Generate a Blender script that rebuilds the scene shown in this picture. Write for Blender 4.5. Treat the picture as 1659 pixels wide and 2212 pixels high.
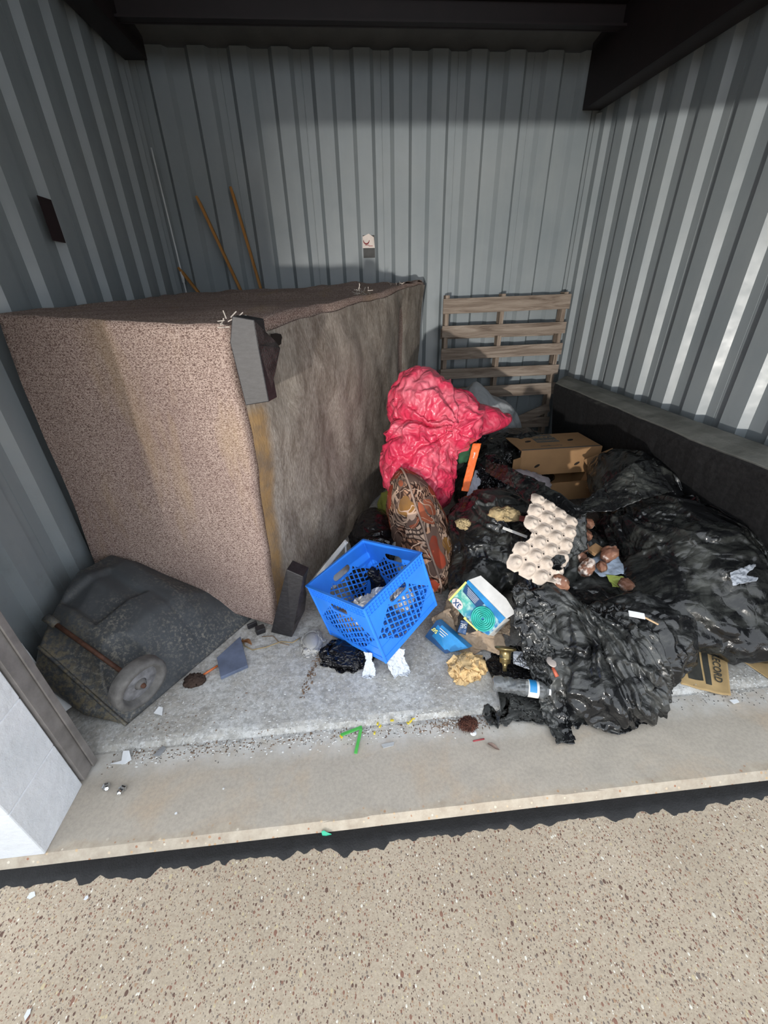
import bpy, bmesh, math, random
import numpy as np
from mathutils import Vector, Matrix, Euler, noise
R = math.radians
random.seed(7)
sc = bpy.context.scene
C = sc.collection
for o in list(bpy.data.objects): bpy.data.objects.remove(o)

# ------------------------------------------------------------------ camera, light, exposure
cd = bpy.data.cameras.new('camera'); cam = bpy.data.objects.new('camera', cd); C.objects.link(cam)
cam.location = (0, 0, 1.5); cam.rotation_euler = (R(61.24), R(1.416), R(-5.068))
cd.sensor_fit = 'HORIZONTAL'; cd.sensor_width = 36.0; cd.lens = 850 / 1659 * 36; cd.clip_start = .02
sc.camera = cam
sc.view_settings.view_transform = 'Standard'; sc.view_settings.look = 'None'
sc.view_settings.exposure = 1.0; sc.view_settings.gamma = 1; sc.view_settings.use_curve_mapping = False
w = bpy.data.worlds.new('sky'); sc.world = w; w.use_nodes = True
bg = w.node_tree.nodes['Background']; bg.inputs[0].default_value = (.88, .935, 1.0, 1); bg.inputs[1].default_value = 1.15
# sun high behind the building: the forecourt near the door lies in its shade, the yard beyond is lit and throws light in
sd = bpy.data.lights.new('sun', 'SUN'); sun = bpy.data.objects.new('sun', sd); C.objects.link(sun)
sd.energy = 4.8; sd.angle = R(.6); sd.color = (1, .94, .85)
sun.rotation_euler = Vector((.05, -.70, -.72)).to_track_quat('-Z', 'Y').to_euler()
# sunlight thrown back by a parked car's bright panel out on the forecourt
kd = bpy.data.lights.new('reflected_sun', 'SPOT'); kick = bpy.data.objects.new('reflected_sun', kd); C.objects.link(kick)
kick.location = (-1.9, -5.2, .54); kd.energy = 1150; kd.spot_size = R(31); kd.spot_blend = 1.0; kd.shadow_soft_size = .07; kd.color = (1, .95, .88)
kick.rotation_euler = (Vector((1.65, 4, 1.7)) - kick.location).to_track_quat('-Z', 'Y').to_euler()

# ------------------------------------------------------------------ node material helpers
class NT:
    def __init__(s, name):
        s.m = bpy.data.materials.new(name); s.m.use_nodes = True; s.t = s.m.node_tree; s.b = s.t.nodes['Principled BSDF']; s.c = {}
    def n(s, ty, **kw):
        nd = s.t.nodes.new(ty)
        for k, v in kw.items():
            if k.startswith('_'): setattr(nd, k[1:], v)
        return nd
    def link(s, a, b): s.t.links.new(a, b)
    def co(s, kind='Object'):
        if kind not in s.c: s.c[kind] = s.n('ShaderNodeTexCoord').outputs[kind]
        return s.c[kind]
    def mapv(s, scale=(1, 1, 1), rot=(0, 0, 0), loc=(0, 0, 0), kind='Object', src=None):
        m = s.n('ShaderNodeMapping'); s.link(src or s.co(kind), m.inputs[0])
        m.inputs['Scale'].default_value = scale; m.inputs['Rotation'].default_value = rot; m.inputs['Location'].default_value = loc
        return m.outputs[0]
    def noise(s, scale=5, detail=4, rough=.55, dist=0, v=None):
        n = s.n('ShaderNodeTexNoise'); s.link(v or s.co(), n.inputs['Vector'])
        n.inputs['Scale'].default_value = scale; n.inputs['Detail'].default_value = detail; n.inputs['Roughness'].default_value = rough; n.inputs['Distortion'].default_value = dist
        return n.outputs['Fac']
    def vor(s, scale=5, feature='F1', out='Distance', v=None, rnd=1):
        n = s.n('ShaderNodeTexVoronoi'); n.feature = feature; s.link(v or s.co(), n.inputs['Vector']); n.inputs['Scale'].default_value = scale
        n.inputs['Randomness'].default_value = rnd
        return n.outputs[out]
    def ramp(s, fac, stops, interp='LINEAR'):
        r = s.n('ShaderNodeValToRGB'); s.link(fac, r.inputs[0]); cr = r.color_ramp; cr.interpolation = interp
        while len(cr.elements) < len(stops): cr.elements.new(.5)
        for e, (p, c) in zip(cr.elements, stops):
            e.position = p; e.color = (c, c, c, 1) if isinstance(c, (int, float)) else (*c, 1)
        return r.outputs[0]
    def mix(s, fac, a, b, mode='MIX'):
        m = s.n('ShaderNodeMix'); m.data_type = 'RGBA'; m.blend_type = mode
        for i, v in ((0, fac), (6, a), (7, b)):
            if hasattr(v, 'is_output') or isinstance(v, bpy.types.NodeSocket): s.link(v, m.inputs[i])
            elif i == 0: m.inputs[0].default_value = v
            else: m.inputs[i].default_value = (v, v, v, 1) if isinstance(v, (int, float)) else (*v, 1)
        return m.outputs[2]
    def math(s, op, a, b=None, c=None):
        m = s.n('ShaderNodeMath'); m.operation = op
        for i, v in enumerate((a, b, c)):
            if v is None: continue
            if isinstance(v, bpy.types.NodeSocket): s.link(v, m.inputs[i])
            else: m.inputs[i].default_value = v
        return m.outputs[0]
    def xyz(s, v=None):
        x = s.n('ShaderNodeSeparateXYZ'); s.link(v or s.co(), x.inputs[0]); return x.outputs
    def bump(s, h, strength=.3, dist=.01, prev=None):
        b = s.n('ShaderNodeBump'); b.inputs['Strength'].default_value = strength; b.inputs['Distance'].default_value = dist
        s.link(h, b.inputs['Height'])
        if prev: s.link(prev, b.inputs['Normal'])
        return b.outputs[0]
    def out(s, col=None, rough=None, metal=None, normal=None, spec=None, **kw):
        for k, v in (('Base Color', col), ('Roughness', rough), ('Metallic', metal), ('Normal', normal), ('Specular IOR Level', spec)):
            if v is None: continue
            if isinstance(v, bpy.types.NodeSocket): s.link(v, s.b.inputs[k])
            elif k == 'Base Color': s.b.inputs[k].default_value = (*v, 1)
            else: s.b.inputs[k].default_value = v
        for k, v in kw.items(): s.b.inputs[k.replace('_', ' ')].default_value = v
        return s.m
def plain(name, col, rough=.6, metal=0, var=.25, scale=14, bump=.15, spec=.5, **kw):
    t = NT(name); f = t.noise(scale, 5); c2 = tuple(x * (1 - var) for x in col); c1 = tuple(min(1, x * (1 + var * .6)) for x in col)
    t.out(t.ramp(f, [(.3, c2), (.7, c1)]), rough, metal, t.bump(t.noise(scale * 6, 3), bump, .004), spec, **kw); return t.m

# ------------------------------------------------------------------ object helpers
def link_mesh(name, V, F, mat=None, parent=None, smooth=False, mats=None, fmat=None):
    me = bpy.data.meshes.new(name); me.from_pydata([tuple(v) for v in V], [], [tuple(f) for f in F]); me.update()
    bm = bmesh.new(); bm.from_mesh(me); bmesh.ops.recalc_face_normals(bm, faces=bm.faces); bm.to_mesh(me); bm.free()
    o = bpy.data.objects.new(name, me); C.objects.link(o)
    for m in (mats or [mat]): me.materials.append(m)
    if fmat:
        for p, i in zip(me.polygons, fmat): p.material_index = i
    if smooth: me.polygons.foreach_set('use_smooth', [True] * len(me.polygons))
    if parent is not None: o.parent = parent
    return o
def from_bm(name, bm, mat, parent=None, smooth=False, bevel=0, seg=2, autos=None):
    bmesh.ops.recalc_face_normals(bm, faces=bm.faces)
    me = bpy.data.meshes.new(name); bm.to_mesh(me); bm.free()
    me.materials.append(mat); o = bpy.data.objects.new(name, me); C.objects.link(o)
    if smooth: me.polygons.foreach_set('use_smooth', [True] * len(me.polygons))
    if bevel:
        b = o.modifiers.new('bevel', 'BEVEL'); b.width = bevel; b.segments = seg; b.limit_method = 'ANGLE'; b.angle_limit = R(30)
    if parent is not None: o.parent = parent
    return o
def box(bm, c, s, rot=None, taper=None):
    """box centred at c, full size s"""
    r = bmesh.ops.create_cube(bm, size=1); M = Matrix.Translation(c) @ (rot.to_matrix().to_4x4() if rot else Matrix()) @ Matrix.Diagonal((*s, 1))
    bmesh.ops.transform(bm, matrix=M, verts=r['verts']); return r['verts']
def boxo(name, c, s, mat, parent=None, rot=None, bevel=.002):
    bm = bmesh.new(); box(bm, c, s, rot); return from_bm(name, bm, mat, parent, bevel=bevel)
def prism(name, poly, axis_vec, mat, parent=None, bevel=0, smooth=False):
    """polygon points (3-d) pushed along axis_vec"""
    n = len(poly); a = Vector(axis_vec); V = [Vector(p) for p in poly] + [Vector(p) + a for p in poly]
    F = [list(range(n)), list(range(2 * n - 1, n - 1, -1))] + [[i, (i + 1) % n, n + (i + 1) % n, n + i] for i in range(n)]
    bm = bmesh.new(); vs = [bm.verts.new(v) for v in V]
    for f in F: bm.faces.new([vs[i] for i in f])
    return from_bm(name, bm, mat, parent, bevel=bevel, smooth=smooth)
def tube(name, pts, rad, mat, parent=None, res=10, closed=False):
    """round tube along points, mesh"""
    pts = [Vector(p) for p in pts]; n = len(pts); rads = rad if isinstance(rad, (list, tuple)) else [rad] * n
    V = []; F = []; up = Vector((.13, .31, .94)).normalized()
    for i, p in enumerate(pts):
        a = pts[(i - 1) % n] if (closed or i) else p; b = pts[(i + 1) % n] if (closed or i < n - 1) else p
        d = (b - a).normalized(); x = d.cross(up).normalized() if abs(d.dot(up)) < .98 else d.cross(Vector((1, 0, 0))).normalized(); y = d.cross(x)
        for k in range(res):
            t = 2 * math.pi * k / res; V.append(p + (x * math.cos(t) + y * math.sin(t)) * rads[i])
    m = n if closed else n - 1
    for i in range(m):
        for k in range(res):
            a = i * res + k; b = i * res + (k + 1) % res; c = ((i + 1) % n) * res + (k + 1) % res; d = ((i + 1) % n) * res + k
            F.append((a, b, c, d))
    if not closed: F += [tuple(range(res)), tuple(range((n - 1) * res, n * res))]
    return link_mesh(name, V, F, mat, parent, True)
def lathe(name, prof, mat, parent=None, seg=28, M=None):
    """profile [(r,z)] turned round z"""
    V = []; F = []; n = len(prof)
    for k in range(seg):
        t = 2 * math.pi * k / seg
        for r, z in prof: V.append(Vector((r * math.cos(t), r * math.sin(t), z)))
    for k in range(seg):
        for i in range(n - 1): F.append((k * n + i, ((k + 1) % seg) * n + i, ((k + 1) % seg) * n + i + 1, k * n + i + 1))
    if M: V = [M @ v for v in V]
    return link_mesh(name, V, F, mat, parent, True)
def tag(o, label, cat, group=None, kind=None):
    o['label'] = label; o['category'] = cat
    if group: o['group'] = group
    if kind: o['kind'] = kind
    return o
def thing(name, label, cat, loc=(0, 0, 0), rot=None, group=None):
    o = bpy.data.objects.new(name, None); C.objects.link(o); o.location = loc; o.empty_display_size = .05
    if rot: o.rotation_euler = rot
    return tag(o, label, cat, group)
def struct(o): o['kind'] = 'structure'; return o
def frame(origin, xdir, up):
    """matrix with local x along xdir, local z near up"""
    x = Vector(xdir).normalized(); z = Vector(up); y = z.cross(x).normalized(); z = x.cross(y)
    M = Matrix((x, y, z)).transposed().to_4x4(); M.translation = Vector(origin); return M

# ------------------------------------------------------------------ cloth: a small position-based simulation for bags, flaps, paper
def topo(F, n):
    E = {}
    for f in F:
        for i in range(len(f)):
            a, b = f[i], f[(i + 1) % len(f)]; E.setdefault((min(a, b), max(a, b)), []).append(f)
    e = np.array(list(E.keys())); bend = []
    for (a, b), fs in E.items():
        if len(fs) == 2 and len(fs[0]) == 3:
            c = [v for v in fs[0] if v not in (a, b)][0]; d = [v for v in fs[1] if v not in (a, b)][0]; bend.append((c, d))
    return e, np.array(bend)
def cloth(V, F, ell=(), boxes=(), excess=.12, steps=60, inner=5, g=.0006, floor=.004, bend=.15, press=0., pins=None, seed=1, aniso=None, jitter=.004, planes=(), damp=.9, cell=.12, shell=None, big=0.):
    rs = np.random.RandomState(seed); X = np.array(V, float); n = len(X); tri = np.array([f[:3] for f in F])
    e, bd = topo(F, n); i, j = e[:, 0], e[:, 1]
    d0 = X[i] - X[j]; L = np.linalg.norm(d0, axis=1)
    ph = rs.rand(3) * 6; mid = (X[i] + X[j]) / 2
    var = .5 + .5 * np.sin(mid[:, 0] / cell * 3 + ph[0]) * np.sin(mid[:, 1] / cell * 3.3 + ph[1]) * np.cos(mid[:, 2] / cell * 2.7 + ph[2])
    ex = excess * (.5 + var)
    if aniso is not None:
        a = np.array(aniso, float); a /= np.linalg.norm(a); c = np.abs((d0 / L[:, None]) @ a); ex = ex * (.15 + 1.5 * c)
    rest = L * (1 + ex)
    pairs = [(i, j, rest, 1.0)]
    if len(bd): pairs.append((bd[:, 0], bd[:, 1], np.linalg.norm(X[bd[:, 0]] - X[bd[:, 1]], axis=1) * (1 + excess * .6), bend))
    free = np.ones(n); 
    if pins is not None: free[pins] = 0
    if shell or big:
        nr = np.cross(X[tri[:, 1]] - X[tri[:, 0]], X[tri[:, 2]] - X[tri[:, 0]]); N0 = np.zeros((n, 3))
        for k in range(3):
            for q in range(3): N0[:, q] += np.bincount(tri[:, k], nr[:, q], minlength=n)
        N0 /= np.linalg.norm(N0, axis=1, keepdims=True) + 1e-12
        if (N0 * (X - X.mean(0))).sum() < 0: N0 = -N0
    X0 = X.copy()
    if big:
        if aniso is not None: aa = np.array(aniso, float); aa /= np.linalg.norm(aa)
        dv = np.zeros(n)
        for m_, p in enumerate(X):
            w_ = p / cell
            if aniso is not None: w_ = w_ - aa * (w_ @ aa) * (-.6) - (w_ - aa * (w_ @ aa)) * .55
            v_ = Vector(w_ + seed * 3.1); v_ += Vector((noise.noise(v_ * .7), noise.noise(v_ * .7 + Vector((7, 0, 0))), noise.noise(v_ * .7 + Vector((0, 7, 0))))) * .8
            dv[m_] = 1 - 2 * abs(noise.noise(v_)) * 1.6 + .5 * (1 - 2.4 * abs(noise.noise(v_ * 2.3)))
        X = X + N0 * (dv * big - big * .4)[:, None]; L = np.linalg.norm(X[i] - X[j], axis=1); rest[:] = np.maximum(rest, L * (1 + ex * .4)); X[:, 2] = np.maximum(X[:, 2], floor)
    X += rs.randn(n, 3) * jitter * free[:, None]; P = X.copy(); XP = X0
    inv = [(np.array(R_).T if R_ is not None else np.eye(3), np.array(c), np.array(r)) for c, r, R_ in ell]
    cnt = [np.bincount(np.r_[a, b], minlength=n).clip(1)[:, None] for a, b, _, _ in pairs]
    for s in range(steps):
        vel = (X - P) * damp; P = X.copy(); X = X + (vel + [0, 0, -g]) * free[:, None]
        if press:
            nr = np.cross(X[tri[:, 1]] - X[tri[:, 0]], X[tri[:, 2]] - X[tri[:, 0]]); vn = np.zeros((n, 3))
            for k in range(3):
                for q in range(3): vn[:, q] += np.bincount(tri[:, k], nr[:, q], minlength=n)
            X += press * vn / (np.linalg.norm(vn, axis=1, keepdims=True) + 1e-9) * free[:, None]
        for it in range(inner):
            for (a, b, l, k), ct in zip(pairs, cnt):
                d = X[a] - X[b]; dl = np.linalg.norm(d, axis=1) + 1e-9; corr = d * ((l - dl) / dl * .5 * k)[:, None]
                D = np.stack([np.bincount(a, corr[:, q], minlength=n) - np.bincount(b, corr[:, q], minlength=n) for q in range(3)], 1)
                X += D / ct * 1.6 * 2 * free[:, None] * .5
            for Ri, c, r in inv:
                q = (X - c) @ Ri.T / r; m = np.linalg.norm(q, axis=1); h = m < 1
                if h.any(): X[h] = (q[h] / m[h][:, None] * r) @ Ri + c
            for lo, hi in boxes:
                lo = np.array(lo); hi = np.array(hi); h = ((X > lo) & (X < hi)).all(1)
                if h.any():
                    y = X[h]; dd = np.stack([y - lo, hi - y], 2).reshape(len(y), 6); k = dd.argmin(1); ax = k // 2
                    y[np.arange(len(y)), ax] = np.where(k % 2 == 0, lo[ax], hi[ax]); X[h] = y
            for nrm, dd in planes:
                nrm = np.array(nrm); h = X @ nrm - dd; k = h < 0; X[k] -= h[k][:, None] * nrm
            X[:, 2] = np.maximum(X[:, 2], floor)
            if shell:
                dn = ((X - XP) * N0).sum(1); X += N0 * (np.clip(dn, shell[0], shell[1]) - dn)[:, None] * .7
            if pins is not None: X[pins] = X0[pins]
    return X
def rotm(e): return np.array(Euler(e).to_matrix()) if e is not None else None
def ico(sub):
    bm = bmesh.new(); bmesh.ops.create_icosphere(bm, subdivisions=sub, radius=1); V = np.array([v.co[:] for v in bm.verts]); F = [[v.index for v in f.verts] for f in bm.faces]; bm.free(); return V, F
ICO = {}
def bag_mesh(ell, center, sub=6, margin=1.03, folds=None, facet=.012, fcell=.09, **kw):
    """plastic film round the lumps 'ell' = [(centre, radii, euler)]"""
    if sub not in ICO: ICO[sub] = ico(sub)
    U, F = ICO[sub]; c = np.array(center, float); E = [(np.array(a, float), np.array(r, float), rotm(e)) for a, r, e in ell]
    t = np.full(len(U), .02)
    for a, r, M in E:
        Mi = M.T if M is not None else np.eye(3)
        o = (c - a) @ Mi.T / r; d = U @ Mi.T / r
        A = (d * d).sum(1); B = 2 * (d @ o); K = o @ o - 1; disc = B * B - 4 * A * K
        ok = disc > 0; tt = np.where(ok, (-B + np.sqrt(np.maximum(disc, 0))) / (2 * A), 0); t = np.maximum(t, tt)
    # relax radial distance so that clefts between lumps are bridged
    e, _ = topo(F, len(U)); ct = np.bincount(np.r_[e[:, 0], e[:, 1]], minlength=len(U))
    for k in range(14):
        av = (np.bincount(e[:, 0], t[e[:, 1]], minlength=len(U)) + np.bincount(e[:, 1], t[e[:, 0]], minlength=len(U))) / ct
        t = np.maximum(t, av) if k < 10 else av
    X = c + U * t[:, None] * margin; X[:, 2] = np.maximum(X[:, 2], .004)
    sd_ = kw.get('seed', 1)
    D = np.zeros(len(X))
    # creased facets: nearest random plane per cell
    cells = {}
    for m_, p in enumerate(X):
        w_ = Vector(p / fcell) + Vector((sd_ * 5.1, 0, 0)); w_ += Vector((noise.noise(w_ * .8), noise.noise(w_ * .8 + Vector((5, 0, 0))), noise.noise(w_ * .8 + Vector((0, 5, 0))))) * .7
        dd, pp = noise.voronoi(w_)
        D[m_] += facet * (min(1.0, (dd[1] - dd[0]) * -1.6 + .7) + .9 * noise.noise(pp[0] * 9.7) + .8 * ((w_ - pp[0]).dot(Vector((noise.noise(pp[0] * 3.3), noise.noise(pp[0] * 4.7), noise.noise(pp[0] * 5.9)))) * 2.2))
    for kp, cnt_, amp in (folds or ()):
        kp = np.array(kp, float); axis = c - kp; ln = np.linalg.norm(axis); axis /= ln; e1 = np.cross(axis, [.3, .2, .9]); e1 /= np.linalg.norm(e1); e2 = np.cross(axis, e1)
        for m_, p in enumerate(X):
            r_ = p - kp; s_ = np.linalg.norm(r_); th = math.atan2(r_ @ e2, r_ @ e1)
            a_ = th / 6.2832 * cnt_ + 1.3 * noise.noise(Vector((math.cos(th) * 1.5, math.sin(th) * 1.5, s_ * 4 + sd_))) + .5 * noise.noise(Vector(p * 9))
            tri_ = abs(2 * (a_ % 1) - 1); a2 = a_ * 2.3 + .4; t2 = abs(2 * (a2 % 1) - 1)
            D[m_] += amp * ((tri_ ** 1.5) * .8 + t2 * .35 - .5) * (.5 + .9 * noise.noise(Vector((math.cos(th) * 2.5, math.sin(th) * 2.5, sd_)))) * math.exp(-s_ / (1.6 * ln)) * 1.6
    X = X + U * D[:, None]; X[:, 2] = np.maximum(X[:, 2], .004)
    kw.setdefault('shell', (-.02, .018)); kw.setdefault('big', .008)
    X = cloth(X, F, ell=[(a, r * .8, M) for a, r, M in E], **kw)
    return X, F
def refine(X, F):
    """split every triangle in four and round the folds a little"""
    F = np.array(F); ed = np.sort(np.concatenate([F[:, [0, 1]], F[:, [1, 2]], F[:, [2, 0]]]), 1); u, inv = np.unique(ed, axis=0, return_inverse=True); inv = inv.reshape(3, -1)
    n = len(X); X = np.vstack([X, (X[u[:, 0]] + X[u[:, 1]]) / 2]); a, b, c = F.T; x, y, z = inv + n
    F = np.concatenate([np.stack(t, 1) for t in ((a, x, z), (b, y, x), (c, z, y), (x, y, z))])
    e = np.unique(np.sort(np.concatenate([F[:, [0, 1]], F[:, [1, 2]], F[:, [2, 0]]]), 1), axis=0); ct = np.bincount(e.ravel(), minlength=len(X))[:, None]
    for lam in (.6, -.5, .6, -.35):
        D = np.stack([np.bincount(e[:, 0], X[e[:, 1], q], minlength=len(X)) + np.bincount(e[:, 1], X[e[:, 0], q], minlength=len(X)) for q in range(3)], 1) / ct - X; X = X + lam * D
    return X, F.tolist()
def bag(name, ell, center, mat, sub=6, parent=None, smooth=True, **kw):
    X, F = bag_mesh(ell, center, sub, **kw)
    if sub >= 5 and smooth: X, F = refine(X, F)
    return link_mesh(name, X, F, mat, parent, smooth)
    X, F = bag_mesh(ell, center, sub, **kw); return link_mesh(name, X, F, mat, parent, smooth)
def sheet(nu, nv, fn):
    V = [fn(u / (nu - 1), v / (nv - 1)) for v in range(nv) for u in range(nu)]; F = []
    for v in range(nv - 1):
        for u in range(nu - 1):
            a = v * nu + u; b = a + 1; c = a + nu + 1; d = a + nu
            F += [(a, b, c), (a, c, d)] if (u + v) % 2 else [(a, b, d), (b, c, d)]
    return np.array([tuple(p) for p in V], float), F
def thicken(o, t=.0015):
    m = o.modifiers.new('thickness', 'SOLIDIFY'); m.thickness = t; m.offset = 0; return o
def bilinear(a, b, c, d):
    a, b, c, d = map(Vector, (a, b, c, d)); return lambda u, v: (a * (1 - u) + b * u) * (1 - v) + (d * (1 - u) + c * u) * v

# ------------------------------------------------------------------ materials of the setting
def mat_metal():
    t = NT('painted_steel'); f = t.noise(2.2, 6, .6); fine = t.noise(60, 3)
    st = t.noise(3, 5, .6, v=t.mapv((6, 6, .5)))
    c = t.ramp(f, [(.3, (.215, .25, .27)), (.7, (.265, .295, .31))])
    c = t.mix(t.ramp(st, [(.5, 0), (.8, .35)]), c, (.30, .33, .34))
    z = t.xyz()[2]; dirt = t.math('MULTIPLY', t.ramp(t.noise(9, 6, .7), [(.52, 0), (.75, .5)]), t.ramp(z, [(.0, 1.0), (1.0, .15)]))
    c = t.mix(dirt, c, (.10, .10, .09))
    return t.out(c, t.ramp(t.noise(12, 5), [(.3, .30), (.7, .45)]), 0, t.bump(t.noise(4, 3), .12, .02, t.bump(fine, .05, .001)), .6)
M_STEEL = mat_metal()
def mat_slab():
    t = NT('rough_slab'); f = t.noise(1.6, 7, .65); g = t.noise(38, 8, .75); s = t.noise(2.6, 8, .72, .2)
    c = t.ramp(f, [(.25, (.37, .35, .31)), (.5, (.47, .45, .41)), (.75, (.54, .52, .48))])
    c = t.mix(t.ramp(s, [(.45, 0), (.60, .75)]), c, (.66, .67, .665))
    c = t.mix(t.ramp(g, [(.42, .6), (.54, 0)]), c, (.27, .265, .25)); c = t.mix(t.ramp(t.noise(70, 4, .7), [(.52, 0), (.62, .55)]), c, (.74, .75, .75))
    c = t.mix(t.ramp(t.noise(3, 6, .7, v=t.mapv(loc=(4, 2, 0))), [(.56, 0), (.7, .5)]), c, (.22, .19, .15))
    return t.out(c, .9, 0, t.bump(g, .5, .012, t.bump(t.noise(9, 5), .4, .02)), .25)
M_SLAB = mat_slab()
def mat_sill():
    t = NT('worn_sill'); f = t.noise(2.6, 7, .6, .4); g = t.noise(80, 6, .7)
    c = t.ramp(f, [(.3, (.48, .375, .27)), (.48, (.455, .405, .34)), (.72, (.42, .38, .325))])
    c = t.mix(t.ramp(g, [(.35, .35), (.6, 0)]), c, (.25, .23, .20))
    y = t.xyz()[1]; band = t.ramp(t.math('ADD', y, t.math('MULTIPLY', t.noise(7, 5), .08)), [(.90, 0), (.975, .75)])
    c = t.mix(t.math('MULTIPLY', band, t.ramp(t.noise(11, 6, .7), [(.35, .2), (.6, 1)])), c, (.60, .60, .58))
    edge = t.ramp(t.math('ADD', y, t.math('MULTIPLY', t.noise(4, 8, .7), .13)), [(.735, .9), (.752, 0)])
    c = t.mix(edge, c, t.ramp(t.noise(24, 6, .7), [(.3, (.34, .28, .215)), (.7, (.50, .44, .355))]))
    peb = t.vor(70, 'F1', 'Distance'); pc = t.vor(70, 'F1', 'Color')
    pm = t.math('MULTIPLY', t.math('LESS_THAN', peb, .30), t.math('MULTIPLY', edge, t.math('GREATER_THAN', t.xyz(pc)[0], .72)))
    c = t.mix(pm, c, t.ramp(t.xyz(pc)[1], [(0, (.30, .13, .08)), (.5, (.5, .35, .2)), (1, (.65, .6, .5))]))
    return t.out(c, .9, 0, t.bump(g, .25, .004), .25)
M_SILL = mat_sill()
def mat_aggregate():
    t = NT('exposed_aggregate'); g = t.noise(180, 5, .7); f = t.noise(3, 4)
    c = t.ramp(f, [(.3, (.46, .385, .29)), (.7, (.54, .455, .35))])
    c = t.mix(t.ramp(g, [(.38, .55), (.6, 0)]), c, (.30, .235, .17))
    hb = None
    for sc_, thr, rad, off in ((300, .45, .34, 5.1), (170, .50, .34, 0), (95, .68, .32, 3.3), (52, .90, .25, 7.7)):
        v = t.mapv(loc=(off, off, off), src=t.mix(.012, t.co(), t.n('ShaderNodeTexNoise').outputs['Color']) if 0 else None)
        v2 = t.mapv((1, .78, 1), (0, 0, off), (off, off, 0))
        d = t.vor(sc_, 'F1', 'Distance', v2); pc = t.vor(sc_, 'F1', 'Color', v2); px = t.xyz(pc)
        rr = t.math('MULTIPLY', px[2], rad); m = t.math('MULTIPLY', t.math('LESS_THAN', d, t.math('ADD', rr, .10)), t.math('GREATER_THAN', px[0], thr))
        col = t.ramp(px[1], [(0, (.14, .085, .065)), (.25, (.26, .14, .10)), (.5, (.21, .17, .14)), (.72, (.38, .25, .16)), (.86, (.55, .46, .29)), (.94, (.75, .71, .62)), (1, (.8, .8, .75))], 'CONSTANT')
        c = t.mix(m, c, col); h = t.math('MULTIPLY', m, t.math('SUBTRACT', .5, d)); hb = h if hb is None else t.math('ADD', hb, h)
    return t.out(c, .8, 0, t.bump(hb, .35, .004, t.bump(g, .35, .003)), .3)
M_AGG = mat_aggregate()
M_TAR = plain('tar', (.007, .007, .008), .7, var=.5, scale=30, bump=.4)
M_BEAM = plain('red_oxide_steel', (.013, .006, .0065), .55, var=.3, scale=8, bump=.1)
M_ROOF = plain('roof_sheet', (.13, .13, .125), .6, var=.2, scale=5)
def mat_block():
    t = NT('painted_block'); h = t.noise(55, 6, .7); h2 = t.vor(30, 'SMOOTH_F1', 'Distance')
    c = t.ramp(t.noise(6, 6), [(.3, (.70, .73, .76)), (.7, (.80, .82, .85))])
    c = t.mix(t.ramp(t.noise(22, 7, .75), [(.68, 0), (.74, .8)]), c, (.45, .42, .38))
    return t.out(c, .55, 0, t.bump(h, .6, .006, t.bump(h2, .25, .01)), .4)
M_BLOCK = mat_block()
M_GALV = plain('galvanised', (.27, .25, .235), .5, .35, var=.25, scale=18)

# ------------------------------------------------------------------ the setting
XL, XR, YB, ZT = -1.40, 2.07, 4.0, 3.04
def corrugated(name, length, z0, z1, place, period=.285, depth=.037, phase=0.):
    """sheet whose section runs along u and steps away from the room by 'depth'"""
    us = []; u = -phase * period; k = 0
    crest, slope, valley = .113, .029, .114
    while u < length:
        us += [(u, 0), (u + crest, 0), (u + crest + slope, depth)]
        v = u + crest + slope
        if k % 2 == 0: us += [(v + .05, depth), (v + .0515, depth + .004), (v + .0545, depth + .004), (v + .056, depth)]
        us += [(v + valley, depth)]; u = v + valley + slope; k += 1
    us = [(min(max(a, 0), length), d) for a, d in us]; cl = []
    for p in us:
        if not cl or p[0] > cl[-1][0] + 1e-6: cl.append(p)
    us = cl
    V = []; F = []
    for a, d in us: V += [place(a, d, z0), place(a, d, z1)]
    n = len(us)
    # closed back 6 cm behind so the sheet has body
    for a, d in us: V += [place(a, .07, z0), place(a, .07, z1)]
    for i in range(n - 1):
        F.append((2 * i, 2 * i + 2, 2 * i + 3, 2 * i + 1)); o = 2 * n; F.append((o + 2 * i, o + 2 * i + 1, o + 2 * i + 3, o + 2 * i + 2))
        F.append((2 * i + 1, 2 * i + 3, o + 2 * i + 3, o + 2 * i + 1)); F.append((2 * i, o + 2 * i, o + 2 * i + 2, 2 * i + 2))
    F += [(0, 1, 2 * n + 1, 2 * n), (2 * n - 2, 4 * n - 2, 4 * n - 1, 2 * n - 1)]
    return struct(link_mesh(name, V, F, M_STEEL))
corrugated('wall_back', XR - XL + .1, 0, ZT, lambda a, d, z: (XL - .05 + a, YB + d, z), phase=.3)
corrugated('wall_left', YB - .87 + .05, 0, 3.5, lambda a, d, z: (XL - d, .87 + a, z), phase=.06)
corrugated('wall_right', YB - .87 + .05, 0, 3.5, lambda a, d, z: (XR + d, .87 + a, z), phase=.35)
struct(prism('trim_1', [(XL + .0, YB, 0), (XL + .022, YB, 0), (XL + .0, YB - .022, 0)], (0, 0, 2.97), M_STEEL))
struct(prism('trim_2', [(XR, YB, 0), (XR - .03, YB, 0), (XR, YB - .03, 0)], (0, 0, 2.7), M_STEEL))
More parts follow.
